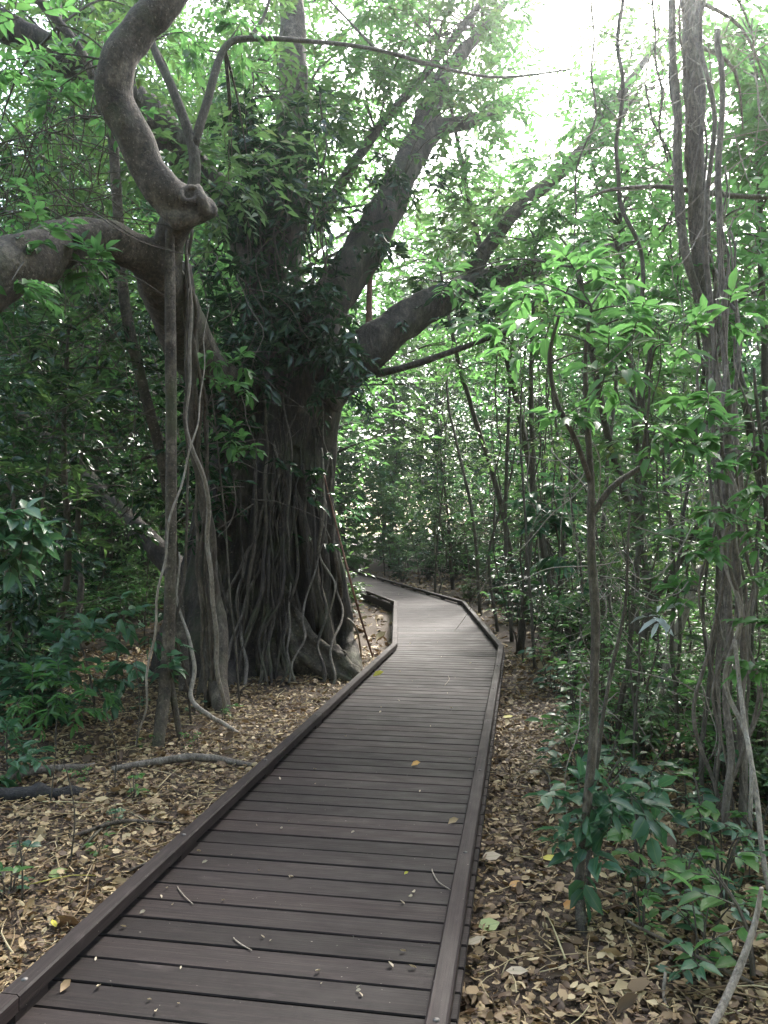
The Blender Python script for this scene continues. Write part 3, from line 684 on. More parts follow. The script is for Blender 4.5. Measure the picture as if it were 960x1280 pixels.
for i in range(46): tg.append((rng.uniform(380, 645), rng.uniform(-60, 250), rng.uniform(10.5, 15), rng.uniform(.6, 1.0)))
for i in range(16): tg.append((rng.uniform(520, 820), rng.uniform(230, 380), rng.uniform(10.5, 14), rng.uniform(.6, 1.0)))
for i in range(12): tg.append((rng.uniform(740, 940), rng.uniform(20, 240), rng.uniform(11, 15), rng.uniform(.6, 1.0)))
tg = [t for t in tg if not (640 < t[0] < 740 and t[1] < 190)]
crown(fig, tg, boughs, 6, .15, 'leaf', 'stem', 12, 9, r0=.016)
tg = [(10, 75, 6.3, .5), (60, 120, 6.6, .45), (95, 95, 6.8, .4), (120, 40, 7, .4), (30, 20, 6.5, .5), (160, 150, 7.4, .3), (15, 350, 5.3, .35), (60, 300, 5.8, .3), (110, 330, 6, .25), (30, 250, 6.2, .4), (300, 30, 7.8, .4), (230, 40, 7.8, .4)]
crown(fig, tg, boughs, 16, .13, 'leaf_bright', 'stem', 9, 8, tpl=T_NEAR, r0=.01)
# ------------------------------------------------------------------ climber on the fig
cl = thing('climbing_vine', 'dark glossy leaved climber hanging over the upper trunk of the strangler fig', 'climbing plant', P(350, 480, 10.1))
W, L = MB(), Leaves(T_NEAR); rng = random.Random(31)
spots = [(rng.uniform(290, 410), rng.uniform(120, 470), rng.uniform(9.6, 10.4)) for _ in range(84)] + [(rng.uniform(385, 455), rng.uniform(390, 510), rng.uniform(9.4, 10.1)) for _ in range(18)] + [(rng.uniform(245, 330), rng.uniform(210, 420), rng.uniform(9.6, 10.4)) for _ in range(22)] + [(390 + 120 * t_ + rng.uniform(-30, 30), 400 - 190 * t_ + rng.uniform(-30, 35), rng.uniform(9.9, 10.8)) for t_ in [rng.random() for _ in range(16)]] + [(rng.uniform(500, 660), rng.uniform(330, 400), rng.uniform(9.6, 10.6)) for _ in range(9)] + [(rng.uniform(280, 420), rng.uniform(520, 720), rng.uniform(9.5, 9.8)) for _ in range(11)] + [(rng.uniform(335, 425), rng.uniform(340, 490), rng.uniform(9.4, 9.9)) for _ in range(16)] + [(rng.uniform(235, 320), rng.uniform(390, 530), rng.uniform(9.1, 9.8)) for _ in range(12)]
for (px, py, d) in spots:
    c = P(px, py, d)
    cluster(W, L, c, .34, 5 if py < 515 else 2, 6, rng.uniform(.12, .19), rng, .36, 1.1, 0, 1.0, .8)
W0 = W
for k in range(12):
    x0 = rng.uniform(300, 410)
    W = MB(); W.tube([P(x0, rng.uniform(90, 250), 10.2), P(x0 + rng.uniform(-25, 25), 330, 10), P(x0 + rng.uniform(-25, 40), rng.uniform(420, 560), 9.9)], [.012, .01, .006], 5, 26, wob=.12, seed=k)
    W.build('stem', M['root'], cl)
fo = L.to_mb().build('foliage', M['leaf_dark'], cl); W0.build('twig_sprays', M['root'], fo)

# ------------------------------------------------------------------ lianas, sticks, logs (one thing each)
def single(name, label, cat, pts, rad, mat, sides=8, n=40, group=None, **k):
    mb = MB(); mb.tube(pts, rad, sides, n, **k)
    return tag(mb.build(name, M[mat], origin=pts[-1]), label, cat, group)
single('liana', 'pale crooked liana hanging in front of the fig trunk just right of the prop roots', 'liana', [P(236, 300, 7.0), P(241, 430, 7), P(238, 540, 7), P(252, 600, 7.1), P(262, 700, 7.3), P(271, 780, 7.5), P(274, 840, 7.6), G(283, 893)], [.012, .016, .018, .02, .022, .022, .022, .02], 'pale', 7, 70, wob=.05)
single('liana', 'thin pale liana slanting down left across the smooth grey prop root', 'liana', [P(262, 380, 6.9), P(250, 500, 6.6), P(232, 580, 6.4), P(212, 660, 6.3), P(196, 760, 6.3), P(184, 850, 6.3), G(170, 936)], [.002, .007, .009, .010, .010, .010, .008], 'pale', 6, 70, wob=.06)
single('liana', 'slim brown liana dropping straight between the grey prop root and crooked pale liana', 'liana', [P(236, 360, 6.9), P(235, 520, 6.9), P(229, 700, 6.9), P(222, 800, 6.9), G(240, 905)], [.011, .012, .013, .012, .011], 'root', 6, 60, wob=.05)
single('curled_root', 'pale surface root curling over the litter at the foot of the grey prop root', 'root', [P(224, 690, 7.5), P(227, 770, 7.4), P(243, 832, 7.2), P(236, 872, 7.1), P(262, 893, 7.0), P(284, 905, 7.0), G(303, 922, .02)], [.006, .012, .018, .022, .02, .018, .012], 'pale', 8, 60, wob=.05, lump=.2)
single('leaning_stick', 'reddish brown straight stick leaning beside the right edge of the fig trunk', 'stick', [P(404, 590, 9.9), P(425, 675, 9.6), P(446, 755, 9.4), G(466, 822, 0)], [.009, .012, .014, .012], 'red', 7, 24)
single('arched_root', 'pale thin root arching above the litter between fig root and boardwalk', 'root', [G(412, 790, .3), P(432, 772, 10.6), P(446, 788, 10.4), G(452, 822, 0)], [.014, .016, .016, .012], 'pale', 7, 24)
single('liana', 'pale wavy liana clinging to the right face of the fig trunk', 'liana', [P(402, 560, 9.9), P(405, 640, 9.85), P(398, 690, 9.9), P(420, 730, 9.8), P(408, 770, 9.9)], [.012, .014, .014, .012, .01], 'pale', 6, 50, wob=.05)
single('rotten_log', 'black rotten log lying on the litter at the left edge', 'log', [G(-60, 1012, .03), G(20, 1003, .035), G(70, 1000, .03), G(104, 992, .0)], [.05, .062, .055, .03], 'black', 16, 60, lump=.8, lf=9, wob=.06)
single('fallen_branch', 'pale grey fallen branch lying level on the litter left of the boardwalk', 'branch', [G(140, 968, .03), G(190, 962, .05), G(250, 959, .06), G(315, 962, .03)], [.026, .03, .032, .022], 'vine', 9, 30, lump=.2, lf=6)
single('fallen_branch', 'crooked pale branch on the litter just behind the black rotten log', 'branch', [G(-10, 985, .04), G(50, 972, .05), G(100, 968, .04), G(118, 962, .03)], [.028, .03, .026, .016], 'vine', 9, 30, lump=.2, lf=6)
single('fallen_branch', 'long thin dark stick on the litter beside the left kerb', 'stick', [G(90, 1052, .03), G(150, 1040, .05), G(215, 1036, .03)], [.012, .014, .01], 'root', 7, 20, wob=.02)
single('fallen_branch', 'pale bent stick rising from the ground in the bottom right corner', 'stick', [P(952, 1110, 3.0), P(945, 1160, 3.0), P(925, 1215, 2.95), G(880, 1300, 0)], [.008, .012, .014, .014], 'pale', 8, 40, lump=.2, wob=.02)
single('fallen_branch', 'slender brown stick sloping across the litter by the bent pale stick', 'stick', [G(784, 1190, .12), G(860, 1222, .10), G(945, 1246, .04)], [.006, .008, .009], 'root', 7, 20, wob=.02)
single('fallen_branch', 'pale arched twig behind the bent pale stick', 'stick', [G(838, 1205, .02), P(862, 1182, 3.4), P(910, 1172, 3.5), P(965, 1178, 3.5)], [.008, .011, .011, .009], 'pale', 7, 24)
single('fallen_branch', 'short pale twig standing out of the litter near the bottom', 'stick', [P(832, 1215, 3.1), P(830, 1245, 3.05), G(842, 1290, 0)], [.006, .007, .007], 'pale', 6, 16)
for (x0, y0, x1, y1, lb) in [(150, 1100, 210, 1085, 'thin pale stick lying parallel to the left kerb'), (100, 1068, 130, 1040, 'short grey stick on the litter below the pale fallen branch'), (672, 960, 690, 1010, 'small dark stick on the litter beside the right kerb'), (760, 880, 830, 872, 'thin stick lying behind the forked sapling')]:
    single('fallen_branch', lb, 'stick', [G(x0, y0, .02), G((x0 + x1) / 2 + 5, (y0 + y1) / 2, .05), G(x1, y1, .02)], [.007, .009, .006], 'root', 6, 14)

# ------------------------------------------------------------------ right side: vine tangle
d0 = 4.8
single('liana', 'thick straight liana rising highest at the front of the vine tangle', 'liana', [P(897, 38, 5.2), P(903, 250, 5.1), P(905, 400, 5.0), P(911, 560, 4.9), P(917, 700, 4.8), P(930, 830, 4.8), G(926, 1046)], [.018, .019, .019, .02, .022, .024, .024], 'vine', 8, 70, lump=.15, wob=.05)
single('liana', 'ropy brown liana just left of the thick straight one in the vine tangle', 'liana', [P(884, -40, 5.4), P(886, 180, 5.3), P(888, 400, 5.2), P(900, 540, 5.0), P(905, 690, 4.9), P(912, 850, 4.8), G(910, 1052)], [.015, .016, .017, .02, .021, .022, .024], 'vine', 8, 70, lump=.2, wob=.06, seed=4)
single('liana', 'thin dark liana behind the two thick ones of the vine tangle', 'liana', [P(912, 380, 5.6), P(922, 520, 5.5), P(918, 680, 5.5), P(900, 820, 5.5), G(898, 1000)], [.014, .016, .017, .018, .02], 'vine', 7, 60, wob=.06, seed=6)
single('liana', 'twisted liana twining around the lower vine tangle', 'liana', [P(898, 560, 4.9), P(922, 620, 4.7), P(902, 690, 4.75), P(926, 770, 4.65), P(908, 850, 4.7), P(934, 930, 4.6), G(938, 1062)], [.01, .012, .013, .014, .014, .014, .012], 'pale', 7, 80, wob=.03)
single('liana', 'pale liana bowing down to the ground at the right edge', 'liana', [P(918, 800, 4.3), P(930, 900, 4.1), P(945, 990, 3.9), P(955, 1080, 3.75), G(975, 1170)], [.011, .012, .013, .013, .012], 'pale', 7, 40)
single('liana', 'slim upright liana hanging from the canopy above the forked sapling', 'liana', [P(778, -50, 6.5), P(774, 120, 6.5), P(778, 230, 6.5), P(795, 300, 6.5), P(812, 420, 6.4), P(806, 560, 6.4), P(790, 760, 6.4), G(772, 935)], [.016, .017, .017, .017, .018, .02, .022, .024], 'stem', 7, 70, wob=.08, seed=2)
single('liana', 'looping thin liana hanging between forked sapling and vine tangle', 'liana', [P(690, 560, 5), P(740, 620, 4.8), P(790, 720, 4.7), P(850, 690, 4.7), P(890, 560, 4.8)], [.004, .004, .004, .004, .004], 'pale', 5, 50, wob=.05)
for (x, x2, d, lb) in [(815, 838, 7.5, 'bare thin hanging vine in the haze left of the wrapped trunk'), (838, 846, 6.8, 'dark hanging vine touching the left side of the wrapped trunk'), (735, 720, 8, 'very thin vine dangling in the bright gap of canopy')]:
    single('liana', lb, 'liana', [P(x, -50, d), P(x + 8, 110, d), P(x2, 260, d), P(x2 + 6, 420, d)], [.010, .012, .010, .006], 'stem', 6, 40, wob=.1, seed=int(x))

rg = random.Random(88)
for i in range(9):
    x = 893 + i * 5 + rg.uniform(-4, 4); d = rg.uniform(4.6, 5.6); r = rg.uniform(.006, .012)
    b = G(x + rg.uniform(-8, 14), 1860 / d * 1.0 + 645)
    single('thin_vine', 'thin wandering vine strand in the vine tangle at the right edge', 'vine', [P(x - 14 + rg.uniform(-12, 12), rg.uniform(200, 560), d + .2), P(x - 4 + rg.uniform(-10, 10), 640, d), P(x + rg.uniform(-16, 16), 760, d), P(x + rg.uniform(-16, 16), 880, d), b], [r * .7, r, r, r, r], 'vine', 6, 70, group='thin vine strands of the tangle at the right edge', wob=.1, seed=i)
def stemplant(name, label, cat, stems, targets, lm, bm, seed, leaf, group=None, **k):
    """stems: [(points, radii)], first one is the main stem"""
    base = stems[0][0][0]
    t = thing(name, label, cat, base, group)
    mb = MB(); A = []
    for i, (pts, rad) in enumerate(stems):
        pa = mb.tube(pts, rad, 9, max(14, len(pts) * 7), lump=.12, lf=7, seed=seed + i, wob=.02); A += list(pa[3:])
    mb.build('trunk', M[bm], t)
    if targets: crown(t, targets, A, seed, leaf, lm, bm, **k)
    return t
b = G(905, 968, -.05)
wt = stemplant('vine_wrapped_tree', 'grey tree trunk wrapped in climbing vines, behind the vine tangle at the right', 'tree',
     [([b, P(903, 820, 6.0), P(902, 640, 6.0), P(890, 470, 6.1), P(877, 320, 6.2), P(869, 160, 6.3), P(860, -60, 6.5)], [.06, .045, .042, .048, .062, .072, .075]),
      ([P(884, 400, 6.1), P(858, 320, 6.1), P(848, 200, 6.2), P(842, 60, 6.3), P(838, -60, 6.3)], [.03, .035, .035, .03, .03])],
     [(880, -20, 7.5, .8), (940, 40, 7, .7), (960, 110, 7.5, .6), (930, 180, 7.5, .5)], 'leaf', 'vine', 61, .14, ntw=10, nl=8, r0=.02)
mb = MB()
for s in range(4):
    pts = []
    for q in range(15):
        y = 480 - q * 37; a = s * 1.6 + q * .75
        pts.append(P(np.interp(y, [-60, 160, 320, 480], [860, 869, 877, 891]), y, 6.2) + np.array([math.cos(a), math.sin(a), 0]) * .078)
    mb.tube(pts, .009 + .003 * s, 6, 90, wob=.03, seed=s)
mb.build('twining_stem', M['vine'], wt)
mb = MB(); mb.tube([P(738, 246, 6.6), P(765, 236, 6.5), P(810, 234, 6.4), P(872, 240, 6.3), P(950, 246, 6.3), P(1010, 240, 6.4)], [.008, .014, .018, .022, .02, .015], 8, 40, lump=.15, wob=.05); mb.build('branch', M['vine'], wt)

stemplant('forked_sapling', 'mossy forked sapling standing beside the boardwalk in front of the vine tangle', 'sapling',
     [([G(728, 1172, -.03), P(724, 1090, 3.66), P(734, 1000, 3.66), P(745, 850, 3.66), P(739, 690, 3.66), P(737, 600, 3.66), P(735, 520, 3.66), P(730, 440, 3.66), P(740, 380, 3.6)], [.028, .021, .02, .021, .02, .017, .014, .010, .006]),
      ([P(738, 650, 3.66), P(765, 610, 3.66), P(802, 582, 3.7), P(850, 548, 3.75), P(893, 524, 3.8)], [.015, .014, .012, .010, .007]),
      ([P(737, 600, 3.66), P(715, 545, 3.6), P(695, 500, 3.6), P(688, 445, 3.55), P(700, 395, 3.5)], [.013, .012, .011, .009, .006]),
      ([P(800, 583, 3.7), P(808, 520, 3.7), P(815, 460, 3.7)], [.008, .007, .005])],
     [(690, 395, 3.5, .2), (760, 450, 3.3, .18), (845, 430, 3.3, .2), (885, 500, 3.7, .2), (650, 430, 3.9, .18), (720, 340, 3.7, .2), (800, 390, 3.5, .18), (705, 520, 3.6, .14), (815, 530, 3.7, .16), (770, 350, 3.9, .16), (660, 360, 4.0, .16), (905, 400, 3.9, .16), (860, 560, 3.7, .12)], 'leaf_bright', 'stem', 71, .105, ntw=6, nl=6, tpl=T_NEAR, r0=.005, wid=.4, droop=.35, squash=.7)
stemplant('sapling', 'thin dark stem with low drooping teal leaves at the foot of the forked sapling', 'sapling',
     [([G(735, 1120, -.03), P(741, 1020, 3.95), P(752, 920, 3.95), P(766, 830, 3.95), P(782, 740, 3.95), P(788, 640, 3.95)], [.012, .011, .010, .010, .008, .005])],
     [(720, 1000, 3.8, .16), (760, 995, 3.7, .18), (800, 1005, 3.7, .18), (735, 1060, 3.6, .18), (765, 1035, 3.65, .14)], 'leaf_teal', 'stem', 72, .12, ntw=6, nl=5, tpl=T_NEAR, r0=.004, wid=.5, droop=.9)
stemplant('sapling', 'pale tan stem leaning right, between forked sapling and vine tangle', 'sapling',
     [([G(820, 908, -.03), P(836, 830, 7.4), P(862, 750, 7.3), P(886, 690, 7.2), P(900, 620, 7.1)], [.05, .045, .04, .036, .03])], [(900, 600, 7, .4), (870, 640, 7, .3)], 'leaf', 'pale', 73, .13, ntw=8, nl=6, tpl=T_NEAR)
stemplant('sapling', 'dark leaning stem with a kink, left of the pale tan stem', 'sapling',
     [([G(775, 922, -.03), P(795, 845, 6.9), P(818, 755, 6.8), P(842, 715, 6.8), P(880, 640, 6.7)], [.045, .04, .035, .03, .02]),
      ([P(818, 755, 6.8), P(803, 690, 6.8), P(795, 610, 6.8), P(800, 480, 6.8)], [.028, .024, .02, .014])], [(800, 470, 6.8, .4), (780, 550, 6.6, .35), (850, 690, 6.6, .3)], 'leaf', 'stem', 74, .13, ntw=9, nl=7, tpl=T_NEAR)
stemplant('sapling', 'two-stemmed brown sapling close behind the vine tangle', 'sapling',
     [([G(875, 1005, -.03), P(880, 900, 5.3), P(892, 800, 5.3), P(898, 700, 5.3)], [.017, .015, .014, .010]), ([G(893, 1000, -.03), P(898, 900, 5.35), P(880, 790, 5.3), P(888, 640, 5.3)], [.014, .012, .011, .008])],
     [(860, 680, 5.2, .25), (930, 640, 5.0, .25), (850, 740, 5.2, .22)], 'leaf_bright', 'stem', 75, .13, ntw=7, nl=5, tpl=T_NEAR)
stemplant('leafy_sapling', 'bright leafy sapling crowding the right edge beside the vine tangle', 'sapling',
     [([G(990, 1010, -.03), P(985, 850, 4.9), P(965, 700, 4.8), P(950, 560, 4.7), P(945, 460, 4.7)], [.022, .02, .018, .013, .008])],
     [(945, 560, 4.6, .2), (955, 610, 4.4, .2), (930, 530, 4.8, .18), (950, 660, 4.5, .2), (905, 545, 4.6, .14), (945, 490, 4.8, .2), (958, 720, 4.4, .18), (875, 590, 4.4, .13), (890, 640, 4.4, .12), (868, 690, 4.4, .14), (950, 780, 4.3, .16), (940, 830, 4.3, .12)], 'leaf_bright', 'stem', 76, .105, ntw=6, nl=6, tpl=T_NEAR, wid=.46, r0=.004, droop=.25, squash=.45, flat=.3)
stemplant('leafy_sapling', 'slender sapling with whorled drooping leaves midway along the right side', 'sapling',
     [([G(700, 838, -.03), P(698, 760, 10.4), P(700, 690, 10.4), P(690, 640, 10.4)], [.022, .02, .016, .008])],
     [(690, 645, 10.3, .38), (670, 660, 10.3, .3), (712, 650, 10.3, .3), (700, 690, 10.2, .35), (665, 625, 10.4, .3), (715, 740, 10.2, .3), (690, 610, 10.5, .35)], 'leaf_teal', 'stem', 77, .22, ntw=7, nl=6, tpl=T_NEAR, wid=.34, droop=.7)
stemplant('sapling', 'sapling bearing pale silvery upturned leaves in front of the dark kinked stem', 'sapling',
     [([G(790, 985, -.03), P(795, 880, 5.6), P(800, 800, 5.6), P(806, 770, 5.6)], [.010, .009, .007, .005])],
     [(812, 772, 5.5, .12), (826, 765, 5.5, .1)], 'leaf_white', 'stem', 78, .16, ntw=2, nl=4, tpl=T_NEAR, wid=.3)
# more thin bare stems in the thicket
for i, (x0, y0, x1, y1, x2, y2, r) in enumerate([(640, 800, 632, 640, 640, 430, .035), (760, 870, 752, 700, 770, 480, .03), (668, 840, 660, 700, 650, 520, .02), (850, 960, 842, 760, 868, 560, .018), (836, 930, 850, 790, 830, 600, .018), (745, 905, 765, 790, 742, 640, .018), (955, 960, 940, 800, 955, 600, .022), (600, 770, 590, 640, 560, 500, .04), (622, 790, 612, 690, 640, 590, .03), (716, 860, 728, 740, 712, 600, .018), (690, 818, 705, 650, 690, 470, .03), (806, 880, 796, 750, 812, 500, .035)]):
    b = G(x0, y0, -.03); d = b[1]
    stemplant('sapling', ['slim sapling stem in the thicket right of the boardwalk, bare below'][0], 'sapling', [([b, P(x1, y1, d), P(x2, y2, d + .2), P(x2 + 8, y2 - 90, d + .2)], [r, r * .85, r * .65, r * .3])],
              [(x2 + random.Random(i).uniform(-40, 40), y2 + random.Random(i + 50).uniform(-90, 30), d, .45), (x2, y2 - 60, d, .5)], 'leaf', 'stem', 100 + i, .12, group='slim sapling stems in the thicket right of the boardwalk', ntw=9, nl=7, tpl=T_FAR)

rg = random.Random(404)
for i in range(22):
    x0 = rg.uniform(640, 965); y0 = rg.uniform(830, 1000) if x0 > 720 else rg.uniform(780, 840); r = rg.uniform(.005, .013)
    b = G(x0, y0, -.03); d = b[1]; dx = rg.uniform(-60, 60)
    mb = MB(); mb.tube([b, P(x0 + dx * .3 + rg.uniform(-14, 14), y0 - 130, d), P(x0 + dx * .6 + rg.uniform(-14, 14), y0 - 290, d), P(x0 + dx, y0 - rg.uniform(380, 560), d)], [r, r * .9, r * .8, r * .5], 6, 40, wob=.09, seed=i, lump=.15)
    tag(mb.build('bare_sapling', M[rg.choice(['stem', 'root', 'pale', 'root'])], origin=b), 'thin crooked bare sapling in the tangled thicket right of the boardwalk', 'sapling', 'thin crooked bare saplings in the thicket at the right')
# upper right: bright canopy sprays of understorey trees
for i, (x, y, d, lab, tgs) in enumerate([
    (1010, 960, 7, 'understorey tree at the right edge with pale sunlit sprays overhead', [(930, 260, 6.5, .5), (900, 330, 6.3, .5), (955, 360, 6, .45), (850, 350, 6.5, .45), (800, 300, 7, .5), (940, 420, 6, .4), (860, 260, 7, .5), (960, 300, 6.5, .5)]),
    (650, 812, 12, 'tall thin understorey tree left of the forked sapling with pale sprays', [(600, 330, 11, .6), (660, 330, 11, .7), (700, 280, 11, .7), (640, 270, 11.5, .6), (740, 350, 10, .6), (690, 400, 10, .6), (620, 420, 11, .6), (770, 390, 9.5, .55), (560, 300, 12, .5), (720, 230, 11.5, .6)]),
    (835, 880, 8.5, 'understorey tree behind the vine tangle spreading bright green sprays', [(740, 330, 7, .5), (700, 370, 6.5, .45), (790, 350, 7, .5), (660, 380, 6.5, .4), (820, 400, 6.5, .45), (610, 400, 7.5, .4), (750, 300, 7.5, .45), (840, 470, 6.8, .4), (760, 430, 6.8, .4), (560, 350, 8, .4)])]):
    b = G(x, y, -.05); dd = b[1]
    top = P(np.mean([t[0] for t in tgs]), np.mean([t[1] for t in tgs]), np.mean([t[2] for t in tgs]))
    stemplant('understorey_tree', lab, 'tree', [([b, b * .6 + top * .4 + np.array([.12, .2, 0.1]), b * .25 + top * .75, top + np.array([0, 0, .3])], [.05, .042, .034, .018])], tgs, 'leaf_bright', 'stem', 200 + i, .125, ntw=12, nl=8, tpl=T_NEAR, r0=.012, wid=.45)

for i, (x, y, lab, reg, n_) in enumerate([
    (700, 800, 'tall understorey tree with sunlit sprays filling the top centre behind the big bough', (450, 655, -20, 250, 11, 15), 46),
    (800, 815, 'tall understorey tree with hazy sprays between the slender bough and wrapped trunk', (650, 880, 120, 340, 9, 14), 52),
    (960, 850, 'tall understorey tree with hazy sprays right of the wrapped trunk', (880, 1000, 40, 420, 7.5, 11), 44),
    (655, 778, 'tall understorey tree with yellow green sprays under the horizontal bough', (450, 640, 250, 470, 12, 15), 22)]):
    rg = random.Random(900 + i)
    tgs = [(rg.uniform(reg[0], reg[1]), rg.uniform(reg[2], reg[3]), rg.uniform(reg[4], reg[5]), rg.uniform(.45, .85)) for _ in range(n_)]
    tgs = [t for t in tgs if not (655 < t[0] < 725 and 40 < t[1] < 180)]
    b = G(x, y, -.05); b[1] = max(b[1], 8.0)
    top = P(np.mean([t[0] for t in tgs]), np.mean([t[1] for t in tgs]) - 40, np.mean([t[2] for t in tgs]))
    stemplant('understorey_tree', lab, 'tree', [([b, b * .6 + top * .4 + np.array([.15, .2, 0]), b * .25 + top * .75, top + np.array([0, 0, .3])], [.06, .05, .04, .02])], tgs, 'leaf_bright', 'stem', 240 + i, .14, ntw=13, nl=8, r0=.014, wid=.45)
# bare hanging stems and dead twigs
rg = random.Random(55); HANG = []
for i in range(4):
    mb = MB(); q = [np.array([0, 0, -.1])]
    for j in range(1, 8): q.append(np.array([rg.gauss(0, .14), rg.gauss(0, .14), j * 1.05]) + np.array([.25 * i * j / 8 - .3, 0, 0]))
    mb.tube(q, [.022, .02, .018, .017, .016, .014, .012, .009], 6, 36, wob=.1, seed=i)
    me = mb.mesh('hanging_liana'); me.materials.append(M[['pale', 'root', 'stem', 'pale'][i]]); HANG.append(me)
def tangle(name, label, reg, n_, seed, r, mat):
    rg = random.Random(seed); mb = MB()
    for k in range(n_):
        a = P(rg.uniform(reg[0], reg[1]), rg.uniform(reg[2], reg[3]), rg.uniform(reg[4], reg[5]))
        d = np.array([rg.gauss(0, .5), rg.gauss(0, .3), rg.gauss(-.25, .45)]) * reg[6]
        mb.tube([a, a + d * .5 + np.array([rg.gauss(0, .1), rg.gauss(0, .1), rg.gauss(0, .1)]), a + d], [r, r * .8, r * .4], 4, 14, wob=.12, seed=seed + k, cap=False)
    return tag(mb.build(name, M[mat], origin=P((reg[0] + reg[1]) / 2, (reg[2] + reg[3]) / 2, reg[4])), label, 'twigs', kind='stuff')
tangle('twig_tangle', 'brown tangle of dead twigs around the heavy bough at the upper left', (-40, 140, 140, 330, 6.0, 8.0, .9), 170, 1, .006, 'root')
tangle('twig_tangle', 'tangle of fine bare vines hanging in the shade left of the fig', (-20, 330, 330, 640, 7.8, 9.5, 1.1), 150, 2, .006, 'root')
tangle('twig_tangle', 'tangle of fine bare vines hanging around the vine wrapped trunk', (800, 960, -20, 420, 5.4, 7.5, 1.2), 110, 3, .005, 'pale')
tangle('twig_tangle', 'criss cross of thin bare twigs low in the thicket at the right', (700, 960, 560, 900, 4.8, 8.5, .9), 170, 4, .004, 'pale')
tangle('twig_tangle', 'fine dead twigs standing over the litter where the boardwalk bends', (605, 730, 640, 740, 15, 22, 1.2), 200, 5, .007, 'root')
# ------------------------------------------------------------------ left side plants
stemplant('shade_shrub', 'glossy dark shrub with broad leaves reaching in at the left edge', 'shrub',
     [([G(-60, 1060, -.03), P(-40, 900, 4.5), P(-10, 720, 4.4), P(10, 640, 4.3)], [.018, .016, .012, .007])],
     [(15, 640, 4.2, .2), (30, 680, 4.2, .18), (5, 690, 4.2, .2), (40, 655, 4.3, .16), (-10, 640, 4.3, .2)], 'leaf_teal', 'stem', 81, .13, ntw=6, nl=5, tpl=T_NEAR, wid=.5, droop=.9, r0=.005)
stemplant('shade_shrub', 'broad leaved bush growing left of the grey prop root', 'shrub',
     [([G(140, 905, -.03), P(145, 850, 7), P(150, 800, 7), P(155, 760, 7)], [.014, .012, .010, .006]), ([G(120, 905, -.03), P(110, 840, 7), P(95, 790, 7)], [.012, .01, .006])],
     [(150, 765, 6.8, .3), (185, 790, 6.8, .28), (120, 800, 6.7, .3), (160, 825, 6.6, .3), (90, 785, 6.9, .28), (200, 840, 6.7, .2), (75, 820, 6.7, .25), (130, 850, 6.6, .25)], 'leaf_teal', 'stem', 82, .15, ntw=6, nl=5, tpl=T_NEAR, wid=.46, droop=.8, r0=.006)
stemplant('fern_like_shrub', 'bright low plant with pinnate leaves below the broad leaved bush', 'shrub',
     [([G(70, 935, -.03), P(72, 890, 6.6), P(76, 860, 6.6)], [.008, .006, .004])],
     [(40, 855, 6.4, .22), (75, 850, 6.4, .2), (110, 860, 6.4, .22), (60, 885, 6.3, .22), (100, 885, 6.3, .2), (20, 880, 6.3, .2)], 'leaf_bright', 'stem', 83, .11, ntw=6, nl=8, tpl=T_NEAR, wid=.34, droop=.7, r0=.004)
stemplant('shade_shrub', 'low dark shrub at the left edge under the bright pinnate plant', 'shrub',
     [([G(10, 975, -.03), P(8, 930, 5.9), P(4, 900, 5.9)], [.008, .006, .004])],
     [(10, 925, 5.7, .2), (30, 945, 5.6, .18), (-10, 900, 5.8, .2), (0, 960, 5.5, .18)], 'leaf_teal', 'stem', 84, .12, ntw=6, nl=5, tpl=T_NEAR, wid=.46, droop=.8, r0=.004)
stemplant('seedling', 'single bright seedling cut by the left edge near the front', 'seedling',
     [([G(-8, 1140, -.02), P(-6, 1110, 3.8), P(0, 1095, 3.8)], [.005, .004, .003])], [(4, 1098, 3.7, .07)], 'leaf_bright', 'stem', 85, .1, ntw=3, nl=2, tpl=T_NEAR, wid=.5)
for i, (x, y, h_) in enumerate([(88, 1085, 130), (24, 1130, 90), (62, 1010, 80), (142, 985, 100), (170, 940, 120)]):
    b = G(x, y, -.02)
    single('bare_seedling', ['thin bare stem standing behind the left kerb, front one', 'short bare stem with a few leaves nearest the left edge', 'thin bare stem beside the black rotten log', 'thin bare stem behind the pale fallen branch', 'thin bare stem left of the grey prop root foot'][i], 'seedling', [P(x + (i % 3 - 1) * 8, y - h_, b[1]), P(x + 4, y - h_ * .5, b[1]), b], [.003, .004, .006], 'stem', 6, 20, wob=.02, seed=i)
